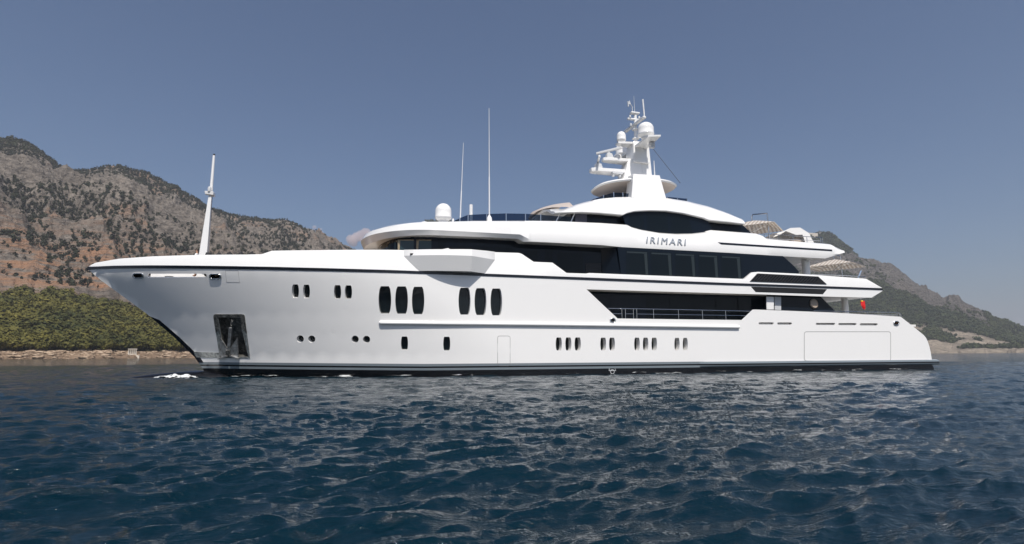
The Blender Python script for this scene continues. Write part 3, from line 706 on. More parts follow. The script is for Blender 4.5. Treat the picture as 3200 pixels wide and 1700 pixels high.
for sd_ in (-1, 1):
    rows = []
    for x in np.concatenate([np.linspace(WX[0] + .01, WX[1], 60), np.linspace(WX[1], WX[2] - .01, 24)[1:]]):
        zb = zst(x) + .012; zt = zt_(x) + .004; w = w_of(x); zk = zb + .95; f0 = max(0, 1 - w / WC); z0 = zb + .95 * f0; bw = max(0, w - WC); hk = hbul(x, zk); h0 = hbul(x, z0)
        rows.append([(x, YC + sd_ * (h - e), z) for h, z, e in [(h0 - .15, z0, 0), (h0 + bw, z0, -.004), (hk + w, zk, -.004), (hk + w - .10 * min(1, w / .4), zt, 0), (hbul(x, zt) - .2, zt, 0)]])
    part(MB().loft(rows, ends=True), 'wing_station', white, ang=14)
# foredeck and decks behind the bulwarks
def deck(name, z, x0, x1, inset_, thick=.16, m=soffit, hbf=None, n=40):
    rows = []
    for x in np.linspace(x0, x1, n):
        h = max((hbf or (lambda q: hb(q, z)))(x) - inset_, .05)
        rows.append([(x, YC - h, z), (x, YC + h, z), (x, YC + h, z - thick), (x, YC - h, z - thick)])
    return part(MB().loft(rows, closed=True, ends=True), name, m)
deck('foredeck', 6.34, -8.6, 4, .3, m=teak)
deck('upper_deck', 5.86, 14.5, 39.2, .10)
deck('main_deck', 3.58, 14.5, 43.5, .25, m=soffit)

# --- rubbing strake with swim platform, fender rail, stem guard, bulb
rows = []
for x in list(np.linspace(onY(2186, 1131, PY)[0], 45.0, 30)):
    o_ = .17 if x > 23.6 else .0 + .17 * (x - 23.2) / .4
    rows.append([(x, PY + .15, .80), (x, PY - o_ * .6, .77), (x, PY - o_, .66), (x, PY - o_, .46), (x, PY - o_ * .5, .385), (x, PY + .15, .38)])
part(MB().loft(rows, closed=True, ends=True), 'rubbing_strake', hullm, ang=50)
part(MB().hexa([(43.9, PY + .05, .40), (45.05, PY + .05, .40), (45.7, PY + .7, .40), (45.7, 2 * YC - PY - .7, .40), (43.9, 2 * YC - PY - .05, .40)], [(43.9, PY + .05, .79), (45.05, PY + .05, .79), (45.7, PY + .7, .79), (45.7, 2 * YC - PY - .7, .79), (43.9, 2 * YC - PY - .05, .79)]), 'swim_platform', hullm)
rl = [S(u, v) for u, v in [(1187, 1008.2), (1400, 1010.6), (1700, 1013.5), (2000, 1017.5), (2308, 1022)]]
rows = []
for x in np.concatenate([[rl[0][0] - .06, rl[0][0] - .02], np.linspace(rl[0][0] + .05, rl[-1][0], 60)]):
    z = interp(x, [p[0] for p in rl], [p[1] for p in rl]); s_ = {0: .35, 1: .8}.get(len(rows), 1.0)
    b_ = hp(x, z); rows.append([(x, b_.y + .1, z + .13 * s_), (x, b_.y - .07 * s_, z + .12 * s_), (x, b_.y - .15 * s_, z + .04 * s_), (x, b_.y - .16 * s_, z - .05 * s_), (x, b_.y - .10 * s_, z - .12 * s_), (x, b_.y + .1, z - .13 * s_)])
part(MB().loft(rows, closed=True, ends=True), 'fender_rail', white, ang=60)
for sd_ in (-1, 1):
    rows = []
    for z in np.linspace(3.86, .93, 26):
        x0 = float(xst(z)); w = .34 * min(1, (3.86 - z) / .25 + .05)
        rows.append([(x0 - .03, YC, z)] + [tuple(hp(x0 + w * k / 5, z, .018, sd_)) for k in range(1, 6)])
    part(MB().loft(rows), 'stem_guard', black, ang=60)
mb = MB(); rows = []
for k in range(19):
    t = k / 18; x = -15.3 + 8 * t; r_ = math.sin(math.pi * min(.5, t * .62 + .02)) ** .6
    rows.append([(x, YC + .95 * r_ * math.cos(a), -.53 + .95 * r_ * math.sin(a)) for a in np.linspace(0, 2 * math.pi, 17)[:-1]])
part(mb.loft(rows, closed=True, ends=True), 'bulbous_bow', hullm, ang=70)

# --- anchor pocket plate and the anchor in it
fo = [S(*q) for q in [(667, 988), (668.5, 983), (673, 981.4), (758, 981.4), (763.5, 983), (765.5, 988), (782, 1120), (700, 1118.5), (614, 1116.7), (609, 1107), (605.7, 1098.6), (640, 1100.2), (685, 1102.2)]]
pk_ = [S(*q) for q in [(681, 991), (753, 991), (757, 1030), (777, 1116), (702, 1115.4), (693, 1060)]]
plate = hull_skin('anchor_pocket_plate', resample(fo, .25), [resample(pk_, .25)], steel, off=.02, thick=.03, gx=.3, gz=.3, margin=.05)
fin = hull_skin('pocket_rim', resample([S(*q) for q in [(667.2, 988), (668.7, 983), (673, 981.6), (758, 981.6), (763.3, 983), (765.3, 988), (772, 1040), (757, 1030), (753, 991), (681, 991), (686, 1030), (675, 1040)]], .25), [], darksteel, off=.026, gx=.3, gz=.3, margin=.05, parent=plate)
fin.matrix_parent_inverse = Matrix.Identity(4)
nP = hn(sum(p[0] for p in pocket) / 6, sum(p[1] for p in pocket) / 6); pl = resample(pocket, .25)
bk = MB().loft([[hp(x, z, .015) for x, z in pl], [hp(x, z) - nP * .55 + Vector((0, 0, .0)) for x, z in pl]], closed=True).add([hp(x, z) - nP * .55 for x, z in pl], [tuple(range(len(pl)))]).build('pocket_lining', darksteel, None); bk.parent = plate; bk.matrix_parent_inverse = Matrix.Identity(4)
def A(u, v, d): x, z = S(u, v); return hp(x, z) + nP * d
anc = empty('anchor', A(712, 1108, .12)); tag(anc, 'grey galvanised anchor with two flukes stowed in the bow pocket', 'anchor')
def apart(mb, name, m, **kw):
    o = mb.build(name, m, None, **kw); o.parent = anc; o.matrix_parent_inverse = Matrix.Translation(-anc.location); return o
def plate_mb(px, d0, d1):
    return MB().hexa([A(u, v, d0) for u, v in px], [A(u, v, d1) for u, v in px])
apart(plate_mb([(717, 1023), (725.5, 1023), (722, 1092), (711, 1092)], -.12, .08), 'shank', galv, bevel=.02)
apart(plate_mb([(709, 1092), (721.5, 1092), (722, 1113), (708, 1113)], -.15, .14), 'crown', darksteel, bevel=.02)
apart(plate_mb([(691, 1054), (712, 1086), (709, 1112), (688, 1114)], .02, .09), 'fluke', galv)
apart(plate_mb([(744, 1053.5), (748, 1113), (722, 1112), (722.5, 1086)], .02, .09), 'fluke', galv)
apart(plate_mb([(685.5, 1117.5), (710, 1108), (716, 1110), (687, 1120)], .02, .20), 'stock', galv); apart(plate_mb([(748, 1119), (722, 1110), (727, 1107.5), (750, 1116)], .02, .20), 'stock', galv)
mb = MB()
for k in range(4):
    c = A(722.5 + k * 1.1, 1019 - k * 7, -.02); mb.tube([c + Vector((math.cos(q) * (.07 if k % 2 else .03), 0, math.sin(q) * .13)) for q in np.linspace(0, 6.28, 11)], .022, 5)
apart(mb, 'chain', darksteel)

# --- seams of shell doors: flush doors, each with its groove
seam_m = mat('door_groove', (.16, .16, .16), .6)
def shell_door(px, name, w=.022):
    lp = [S(*q) for q in px]; cx = sum(p[0] for p in lp) / len(lp); cz = sum(p[1] for p in lp) / len(lp)
    inner = [(x + (cx - x) * .0, z) for x, z in lp]; d = hull_skin(name, resample(inner, .4), [], hullm, off=.006, gx=.8, gz=.6)
    ring = MB(); m_ = len(lp); a_ = []; b_ = []
    for i in range(m_):
        p, q, r_ = (np.array(lp[(i + k) % m_]) for k in (-1, 0, 1)); t = (r_ - p) / (np.linalg.norm(r_ - p) + 1e-9); nn_ = np.array([-t[1], t[0]])
        a_.append(hp(*(q + nn_ * w / 2), .010)); b_.append(hp(*(q - nn_ * w / 2), .010))
    o = ring.loft([a_, b_], closed=True).build('groove', seam_m, None, ang=0); o.parent = d; o.matrix_parent_inverse = Matrix.Identity(4)
shell_door(rrect(2513, 1036.8, 2783, 1127.5, 7), 'garage_door', .035)
shell_door(rrect(1555, 1050, 1594, 1143, 6), 'side_hatch')
shell_door([(704.5, 846), (744, 846), (749, 882.5), (708, 881.5)], 'pilot_door', .016)

# --- louvres on the quarter
def quad3(px, y): return [Vector((onY(u, v, y)[0], y, onY(u, v, y)[1])) for u, v in px]
def slab(name, px, y0, y1, m, parent=None, **kw):
    a = [(onY(u, v, y0)[0], y0, onY(u, v, y0)[1]) for u, v in px]; b = [(x, y1, z) for x, y, z in a]
    return part(MB().hexa(a, b), name, m, parent, **kw)
lv = slab('engine_louvre', [(2344.5, 879), (2369, 854.3), (2557, 864), (2584, 888.2)], PY - .01, PY + .3, blackm)
for k in range(21):
    t = k / 20; u = 2362 + t * 190; v0_ = 855.2 + t * 9.4; x0_, z0_ = onY(u + 5, v0_ + 2.5, PY); x1_, z1_ = onY(u - 13, v0_ + 21.5, PY)
    mb = MB().hexa([(x0_, PY - .03, z0_), (x0_ + .10, PY - .012, z0_), (x1_ + .10, PY - .012, z1_), (x1_, PY - .03, z1_)], [(x0_, PY - .015, z0_), (x0_ + .10, PY - .002, z0_), (x1_ + .10, PY - .002, z1_), (x1_, PY - .015, z1_)])
    if k % 1 == 0: o = mb.build('slat', black, None, ang=0); o.parent = lv; o.matrix_parent_inverse = Matrix.Identity(4)
slab('lower_vent', [(2347, 895.5), (2585, 903.5), (2572, 919.3), (2362, 912.5)], PY - .02, PY + .3, blackm, bevel=.02)
slab('camera_port', [(1281.5, 791), (1294.5, 791), (1294.5, 797), (1281.5, 797)], YC - hbul(*onY(1288, 794, 34.6)) - w_of(onY(1288, 794, 34.8)[0]) - .02, PY, blackm, bevel=.02)

# --- deckhouses
def block(name, px, y0, m=glass, far=None, **kw):
    return slab(name, px, y0, far or (2 * YC - y0), m, **kw)
YM = PY + 1.25
main = block('main_deckhouse', [(1790, 912), (2425, 924), (2425, 1000), (1790, 1010)], YM)
aftm = block('aft_salon', [(2405, 921), (2565, 927), (2612, 974.5), (2612, 1000), (2405, 1000)], PY + .55)
for u0_, u1_ in [(1866, 1906), (1907, 1964), (1967, 2018), (2020, 2092), (2094, 2166), (2169, 2236), (2238, 2305), (2307, 2380)]:
    x0_, zb_ = onY(u0_, 1000, YM); x1_, zt2 = onY(u1_, 924, YM)
    part(MB().box((x0_, YM - .012, 3.62), (x1_, YM + .05, 5.45)), 'window', pane_m if u0_ > 2000 else glass)
# open side door and lifebuoy recess
slab('side_door', [(2396, 926.5), (2419, 927), (2419, 968), (2396, 968)], PY + .35, PY + .42, white, bevel=.03)
slab('door_jamb', [(2421, 927), (2441, 928), (2441, 969), (2421, 968)], PY + .50, PY + .56, grey)
yf = PY + .36
up_px = [(1930, 772), (2447, 800.3), (2483, 833), (2496, 848), (2496, 870), (1942, 866)]
uph = block('upper_salon', up_px, yf)
for (a, b) in [(1956, 2025), (2033, 2099), (2109, 2172), (2182.6, 2243.5), (2253, 2315)]:
    tv = 783.5 + (a - 1956) * .051; bv = 856 + (a - 1956) * .039
    px = [(a, tv), (b, tv + 3.2), (b + 4, bv + 3), (a + 2, bv)]
    w_ = slab('window', px, yf - .012, yf + .05, pane_m)
    lin = slab('curtain', [(b - 12, tv + 10), (b - 3, tv + 10), (b + .5, bv + 2), (b - 7, bv + 1.5)], yf - .016, yf + .02, teal)
    lin.parent = w_; lin.matrix_parent_inverse = Matrix.Identity(4)
    sl = slab('head_lining', [(a + 3, tv + 2), (b - 3, tv + 5), (b - 3, tv + 9), (a + 3, tv + 6)], yf - .0155, yf + .02, mat('dark_pelmet', (.02, .03, .034), .4)); sl.parent = w_; sl.matrix_parent_inverse = Matrix.Identity(4)  # pelmet strip in one even dark colour
# recessed side passage wall and rounded bridge front
yb = PY + 1.6
hbw = YC - yb; plan = [(x, hbw) for x in np.linspace(17.6, 3.2, 16)] + [(3.2 - 2.1 * math.sin(q), hbw * math.cos(q)) for q in np.linspace(.12, math.pi / 2, 16)]
rows = [[(x, YC - h, z) for x, h in plan] + [(x, YC + h, z) for x, h in plan[::-1][1:]] for z in (6.7, 9.15)]
part(MB().loft(rows), 'bridge', glass, ang=25)
mb = MB(); jx = onY(1940, 850, PY + .36)[0]
part(MB().hexa([(jx - .9, yb, 6.6), (jx + .05, yf, 6.6), (jx + .05, yb + .2, 6.6), (jx - .9, yb + .2, 6.6)], [(jx - .9, yb, 9.0), (jx + .05, yf, 9.0), (jx + .05, yb + .2, 9.0), (jx - .9, yb + .2, 9.0)]), 'return_panel', glass)
def bridge_pane(ua, ub, va, vb, lin=True):
    w_ = slab('bridge_window', [(ua, va), (ub, va), (ub, vb), (ua, vb)], yb - .012, yb + .05, pane_b if lin else pane_m)
    if lin:
        f_ = slab('frame', [(ua, va - 1), (ub, va - 1), (ub, va + 1.5), (ua, va + 1.5)], yb - .018, yb, curtain); f_.parent = w_; f_.matrix_parent_inverse = Matrix.Identity(4)
        f2 = slab('frame', [(ua, va), (ua + 8, va), (ua + 5, vb), (ua, vb)], yb - .018, yb, curtain); f2.parent = w_; f2.matrix_parent_inverse = Matrix.Identity(4)
bridge_pane(1243, 1293, 750, 790); bridge_pane(1301, 1348, 750, 790); bridge_pane(1369, 1392, 756, 790, False)
for a, b, t in [(1404, 1453, 768), (1455, 1514, 770), (1516, 1570, 772), (1572, 1602, 775), (1604, 1680, 783), (1703, 1727, 781), (1742, 1822, 790)]:
    bridge_pane(a, b, t, 866, False)
slab('vent_grille', [(1830, 822), (1879, 822), (1879, 852), (1830, 852)], yb - .03, yb + .05, blackm)
mb = MB()
for k in range(7):
    q = quad3([(1832, 824 + k * 4.2), (1877, 825 + k * 4.2)], yb - .05); mb.box((q[0].x, yb - .06, q[0].z - .03), (q[1].x, yb - .02, q[0].z + .01))
part(mb, 'grille_slats', black, ang=0)
for q in (.32, .62, .92, 1.22):              # raked front windows round the curve
    f0, f1 = q - .13, q + .13; pts = []
    mb = MB(); pr = lambda f, z: (3.2 - 2.115 * math.sin(f), YC - (hbw + .015) * math.cos(f), z)
    w_ = part(mb.add([pr(f0, 7.9), pr(f1, 7.9), pr(f1, 8.8), pr(f0, 8.8)], [(0, 1, 2, 3)]), 'bridge_window', pane_b, ang=0)
    mb = MB(); mb.add([pr(f0 - .03, 8.72), pr(f1, 8.72), pr(f1, 8.82), pr(f0 - .03, 8.82)], [(0, 1, 2, 3)]); o = mb.build('frame', curtain, None, ang=0); o.parent = w_; o.matrix_parent_inverse = Matrix.Identity(4)

# --- sundeck band with the visor over the bridge
lowp = [(1348, 733.5), (1480, 738.8), (1520, 739.9), (1620.6, 745.5), (1636, 755), (1735, 759.7), (1880, 767), (1940, 773), (2280, 791), (2447, 801.4), (2578, 808), (2607.5, 788.5)]
topp = [(1310, 699), (1373, 694), (1413, 692), (1480, 690), (1520, 690), (1670, 690), (1738, 691), (1880, 697), (1959.5, 702.6), (1970, 708.7), (2004, 718), (2057, 727), (2109, 730.5), (2162, 729.7), (2204, 725), (2207, 722), (2221, 719), (2300, 725), (2362, 729.7), (2370, 732.4), (2383, 745), (2480, 753.5), (2579.4, 761.6), (2607.5, 783)]
LOW = [onY(u, v, YC - 5.12) for u, v in lowp]; TP = [onY(u, v, YC - 4.25) for u, v in topp]
LOW[-1] = (TP[-1][0], LOW[-1][1])
zl3 = lambda x: interp(x, [p[0] for p in LOW], [p[1] for p in LOW]); zt3 = lambda x: interp(x, [p[0] for p in TP], [p[1] for p in TP])
XF = 5.2
def zk3(x): return max(9.30, 0) if x < 10.25 else interp(x, [10.25, 10.95, 40], [9.30, 8.98, 8.98])
def band_row(x):
    zl = zl3(x); zt = max(zt3(x), zl + .05); zk = min(max(zk3(x), zl + .02), zl + (zt - zl) * .5); h = zt - zk; zd = min(9.55, zt - .01, max(zl + .45, zl))
    ch = .22 if x < 10.3 else .22 * max(0, 1 - (x - 10.3) / .65) + .02
    if x > 30: zk = min(9.16, zt - .02, max(zl + .02, 9.10)); zk = max(zk, zl + .01); h = zt - zk; ch = .02 + (zk - zl) * .16
    return [(0, zl + .06), (5.25 - ch - .9, zl + .06), (5.25 - ch, zl), (5.25, zk), (5.17, zk + .45 * h), (5.0, zk + .68 * h), (4.72, zk + .86 * h), (4.25, zt), (4.1, zt), (4.05, zd), (0, zd)]
def flip_rows(x, row): return [(x, YC - h, z) for h, z in row] + [(x, YC + h, z) for h, z in row[::-1]]
xb = sorted(set([p[0] for p in LOW if p[0] > XF] + [p[0] for p in TP if p[0] > XF] + list(np.linspace(XF, TP[-1][0], 110)) + [10.25, 10.95]))
rows = [flip_rows(x, band_row(x)) for x in xb]
base = band_row(XF)
front = []
for k, q in enumerate(np.linspace(math.pi / 2, .0, 22)[:-1]):   # round the front of the visor
    s, c = math.sin(q), math.cos(q); s2 = s ** .9; rr = []
    for j, (h, z) in enumerate(base):
        dz = -.20 * s ** 2 if j in (1, 2) else 0
        i_ = 5.25 - h; extra = {4: .10, 5: .3, 6: .7, 7: 1.1, 8: 1.25, 9: 1.3}.get(j, 0) * s
        zz_ = z + dz - ({4: .02, 5: .08, 6: .16, 7: .25, 8: .26}.get(j, 0) * s)
        rr.append((XF - max(XF + .05 - (i_ + extra), 0) * s2 if j not in (0, 10) else XF, max(h, 0) * c if j not in (0, 10) else 0, zz_))
    front.append(rr)
fr_rows = [[(x, YC - h, z) for x, h, z in r] + [(x, YC + h, z) for x, h, z in r[::-1]] for r in front]
part(MB().loft(fr_rows + rows, closed=True, ends=False).loft([rows[-1]], closed=False), 'sundeck_band', white, ang=24)
e_ = rows[-1]; part(MB().add(e_, [tuple(range(len(e_)))]), 'band_end', white, ang=0)
# dark inlay line on the aft part of the band
il = [(2244, 756.5), (2340, 760.9), (2460, 766.5), (2598, 781.5)]
def band_y(x, z):
    r_ = band_row(x)[3:8]; return YC - interp(z, [p[1] for p in r_], [p[0] for p in r_])
rows2 = []
for t in np.linspace(0, 1, 40):
    u = 2244 + t * (2600.5 - 2244); vt = 756.8 + (u - 2244) * (779.5 - 756.8) / 354; vb = vt + 6.3 - .8 * t
    if t == 0: vb = vt + .5
    xa, za = onY(u, vt, YC - 5.22); xb_, zb_ = onY(u + (5 if t == 0 else 0), vb, YC - 5.24); ya, yb2 = band_y(xa, za), band_y(xa, zb_)
    rows2.append([(xa, ya - .012, za), (xa, yb2 - .012, zb_), (xa, yb2 + .05, zb_), (xa, ya + .05, za)])
part(MB().loft(rows2, closed=True, ends=True), 'inlay_stripe', black)
# ship's name in raised silver letters
def text_obj(s, size, name, m, extr=.02, shear=0.0, spacing=1.0, off=0.0):
    cu = bpy.data.curves.new(name, 'FONT'); cu.body = s; cu.size = size; cu.extrude = extr; cu.shear = shear; cu.space_character = spacing; cu.offset = 0; cu.bevel_depth = off; cu.bevel_resolution = 0
    tmp = bpy.data.objects.new(name, cu); COL.objects.link(tmp); dg = bpy.context.evaluated_depsgraph_get(); me = bpy.data.meshes.new_from_object(tmp.evaluated_get(dg)); bpy.data.objects.remove(tmp)
    me.name = name; me.materials.clear(); me.materials.append(m); return me
me = text_obj('IRIMARI', .62, 'name_lettering', silver, .010, .20, 1.36, .014)
xsn = [v.co.x for v in me.vertices]; w0 = max(xsn) - min(xsn)
pa = onY(2018.5, 759.5, PY + .38); pb = onY(2145.5, 767.8, PY + .38); ht = onY(2022, 739, PY + .42)[1] - pa[1]
hz = max(v.co.y for v in me.vertices)
o = link('name_lettering', me); sx_ = (pb[0] - pa[0]) / w0 * 1.0; ya = band_y(pa[0], pa[1] + .05); yt = band_y(pa[0], pa[1] + ht - .02); tilt = math.atan2(yt - ya, ht)
xh, zh = pa
o.matrix_world = Matrix.Translation((xh - min(xsn) * sx_, ya - .03, zh)) @ Matrix.Rotation(math.pi / 2 - tilt, 4, 'X') @ Matrix.Rotation(math.atan2(pb[1] - pa[1], pb[0] - pa[0]), 4, 'Z') @ Matrix.Diagonal((sx_, ht / hz, 1, 1))
mw = o.matrix_world.copy(); o.parent = yacht; o.matrix_parent_inverse = Matrix.Translation(-Y0)

# --- sundeck house: dark glass, bulging oval window, white cap
yh = PY + 2.0
block('sundeck_house', [(1785, 660), (2316, 699), (2349, 729), (2349, 745), (1785, 720)], yh)
eye = [(1946, 676), (1963, 666), (1983, 660), (2030, 657), (2083, 659), (2136, 666), (2199, 682), (2212, 690), (2228, 722), (2222, 735), (2162, 742), (2109, 744), (2057, 740), (1990, 726), (1956, 704)]
block('oval_window', eye, PY + 1.50)
for px in [[(1966, 671), (2010, 664), (2015, 728), (1972, 712)], [(2020, 664), (2085, 664), (2090, 738), (2024, 736)], [(2094, 664), (2150, 676), (2168, 736), (2098, 740)]]:
    slab('window', px, PY + 1.488, PY + 1.55, pane_m)
slab('curtain', [(1798, 668), (1834, 669), (1834, 702), (1798, 700)], yh - .012, yh + .02, mat('lavender_blind', (.10, .10, .14), .5))
capb = [(1735.6, 665.2), (1820, 663.6), (1880, 667), (1946, 673), (1959.5, 666.6), (1983, 661), (2030.5, 658.7), (2083, 660), (2136, 667.4), (2199, 682.4), (2215, 689), (2332, 699.5)]
capt = [(1740, 663), (1760, 655), (1797, 640), (1824, 632.5), (1846, 627.5), (1878, 621), (1925, 616.6), (1999, 614.7), (2083, 619), (2147.6, 629), (2215, 645.5), (2267, 664), (2309.5, 683.7), (2331, 697.5)]
CB = [onY(u, v, PY + 1.3) for u, v in capb]; CT = [onY(u, v, PY + 2.6) for u, v in capt]
zcb = lambda x: interp(x, [p[0] for p in CB], [p[1] for p in CB]); zct = lambda x: interp(x, [p[0] for p in CT], [p[1] for p in CT])
x0c, x1c = CB[0][0], min(CB[-1][0], CT[-1][0] + .3)
rows = []
for x in sorted(set(list(np.linspace(x0c, x1c, 90)) + [p[0] for p in CB if x0c < p[0] < x1c])):
    zb = zcb(x); zt = max(zct(x), zb + .06); h = zt - zb; arch = interp(x, [x0c, x0c + 4, x0c + 6], [.85, .8, .3]) if x < x0c + 6 else min(.3, h * .3); arch = min(arch, h * .6 + (.78 if x < x0c + 2 else 0))
    tap = interp(x, [x0c, x0c + .8, x1c - 1.5, x1c], [.1, 0, 0, .15])
    zc_ = max(zt + .1, zb + arch + .12)
    rows.append([(x, YC - q, z) for q, z in [(0, zb + arch), (2.4, zb + arch * .72), (3.75, zb + .02), (4.28 - tap, zb), (4.32 - tap, zb + .05), (4.22 - tap, zb + .3 * h), (3.95 - tap, zb + .58 * h), (3.5 - tap, zb + .82 * h), (3.0, max(zt, zb + arch * .6 + .08)), (1.5, max(zt + .06, zc_ - .03)), (0, zc_)]])
rows = [r + [(p[0], 2 * YC - p[1], p[2]) for p in r[::-1]] for r in rows]
part(MB().loft(rows, closed=True, ends=True), 'roof_cap', white, ang=22)
# visor of the cap reaching forward on the centreline
fx = onY(1662, 665, YC - .5)[0]; rows = []
for t in np.linspace(0, 1, 16):
    x = fx + (15.2 - fx) * t; w = 2.9 * (1 - (1 - t) ** 2) ** .5 + .05; z0_ = onY(1662, 664, YC)[1] - .35 + .95 * t ** .6
    rows.append([(x, YC - w, z0_ - .85 * t), (x, YC - w * .6, z0_ - .22 * t), (x, YC, z0_ + .08), (x, YC + w * .6, z0_ - .22 * t), (x, YC + w, z0_ - .85 * t), (x, YC + w * .6, z0_ + .12 - .22 * t), (x, YC, z0_ + .2), (x, YC - w * .6, z0_ + .12 - .22 * t)])
part(MB().loft(rows, closed=True, ends=True), 'roof_visor', shade_soffit, ang=40)
for a, b in [((1752, 665), (1737.5, 693)), ((1797, 664), (1784, 694))]:
    q0 = quad3([a], PY + 1.7)[0]; q1 = quad3([b], PY + 1.7)[0]; part(MB().tube([q0, q1], .045), 'roof_stay', chrome)

# --- glass balustrades
def balustrade(name, pts, ztop, posts, y, wrap=None):
    b = [quad3([(u, v)], y)[0] for u, v in pts]; t_ = [quad3([(u, v)], y)[0] for u, v in ztop]
    n_ = len(b); g = MB().loft([[p for p in b], [Vector((q.x, q.y, q.z)) for q in t_]])
    if wrap: g.loft([[b[0], t_[0]], [Vector(wrap[0]), Vector(wrap[0]) + Vector((0, 0, t_[0].z - b[0].z + .3))]])
    o = part(g, name, tint, ang=0)
    for u, v0_, v1_ in posts:
        q0 = quad3([(u, v0_)], y - .03)[0]; q1 = quad3([(u, v1_)], y - .03)[0]
        p_ = MB().box((q0.x - .03, q0.y - .03, q0.z), (q0.x + .03, q0.y + .03, q1.z)).build('post', chrome, None, ang=0); p_.parent = o; p_.matrix_parent_inverse = Matrix.Identity(4)
balustrade('glass_balustrade', [(1418, 695), (1437, 694), (1462, 694), (1521, 694), (1581, 694), (1642, 694), (1690, 694), (1745, 695), (1790, 697)], [(1418, 690.5), (1437, 681.5), (1462, 671.5), (1521, 668.5), (1581, 666.8), (1642, 667.8), (1690, 671), (1738, 675), (1790, 678)],
           [(1436.5, 695, 680), (1462.5, 695, 670), (1521, 695, 668), (1581.5, 695, 666.5), (1642, 695, 667.5), (1689.5, 695, 670)], PY + 1.75)
balustrade('roof_balustrade', [(1842, 632), (1858, 629), (1886, 624), (1917, 621), (1946, 620), (1975, 618)], [(1842, 628.5), (1858, 620.5), (1886, 611), (1917, 601.5), (1946, 603), (1973, 605)], [(1859, 630, 619), (1886, 625, 610), (1918, 621, 600), (1946.5, 619, 602)], PY + 3.2)
balustrade('roof_balustrade', [(2083, 622), (2117, 628), (2147, 634)], [(2083, 615), (2117, 618), (2147, 621)], [(2086, 621, 614), (2117, 627, 617), (2147, 633, 620)], PY + 3.2)

# --- radar mast
mast = part(MB().hexa([quad3([(1973, 618)], PY + 2.3)[0], quad3([(2083, 622)], PY + 2.3)[0], Vector((22.6, YC - 1.7, 13.2)), Vector((19.9, YC - 1.7, 13.2))],
                      [quad3([(1980, 543)], PY + 2.7)[0], quad3([(2062, 547.5)], PY + 2.7)[0], Vector((22.3, YC - 1.9, 15.2)), Vector((20.1, YC - 1.9, 15.2))]), 'radar_mast', white, bevel=.04)
def msub(mb, name, m, **kw):
    o = mb.build(name, m, None, **kw); o.parent = mast; o.matrix_parent_inverse = Matrix.Identity(4); return o
mir = lambda mb: mb.add([(x, 2 * YC - y, z) for x, y, z in mb.v[:]], [f[::-1] for f in mb.f[:]])
q = [quad3([p], PY + 2.3)[0] for p in [(1973, 618), (2083, 622)]]; q2 = [quad3([p], PY + 2.7)[0] for p in [(1980, 543), (2062, 547.5)]]
mbx = MB().hexa([(q[0].x, 2 * YC - q[0].y, q[0].z), (q[1].x, 2 * YC - q[1].y, q[1].z), (22.6, YC + 1.7, 13.2), (19.9, YC + 1.7, 13.2)], [(q2[0].x, 2 * YC - q2[0].y, q2[0].z), (q2[1].x, 2 * YC - q2[1].y, q2[1].z), (22.3, YC + 1.9, 15.2), (20.1, YC + 1.9, 15.2)])
msub(mbx, 'arch_leg', white, bevel=.04)
# hardtop disc
rows = []
for rr_, z in [(.0, 14.72), (.93, 14.72), (.97, 14.74), (1.0, 14.84), (.96, 14.97), (.8, 15.08), (.0, 15.16)]:
    rows.append([(21.45 + 3.55 * rr_ * math.cos(a) * (1 + .04 * math.cos(a)), YC + 2.75 * rr_ * math.sin(a) * (abs(math.sin(a)) ** -.18 if abs(math.sin(a)) > .05 else 1), z + .20 * rr_ * math.cos(a) * .8) for a in np.linspace(0, 2 * math.pi, 49)[:-1]])
hm = MB().loft(rows, closed=True); hm.mi = [0 if k < 48 * 2 else 1 for k in range(len(hm.f))]
msub(hm, 'hardtop', [shade_soffit, white], ang=30)
# tower
def frus(x0a, x1a, ya_, za, x0b, x1b, yb_, zb_): return MB().hexa([(x0a, YC - ya_, za), (x1a, YC - ya_, za), (x1a, YC + ya_, za), (x0a, YC + ya_, za)], [(x0b, YC - yb_, zb_), (x1b, YC - yb_, zb_), (x1b, YC + yb_, zb_), (x0b, YC + yb_, zb_)])
msub(frus(20.15, 22.3, .75, 14.9, 20.95, 22.0, .6, 17.2), 'tower_base', white, bevel=.05)
msub(frus(21.25, 22.75, .8, 16.9, 21.42, 22.0, .62, 18.78), 'tower_fin', white, bevel=.04)
msub(frus(22.0, 23.1, .55, 14.9, 22.15, 22.88, .50, 18.75), 'tower_back', white, bevel=.04)
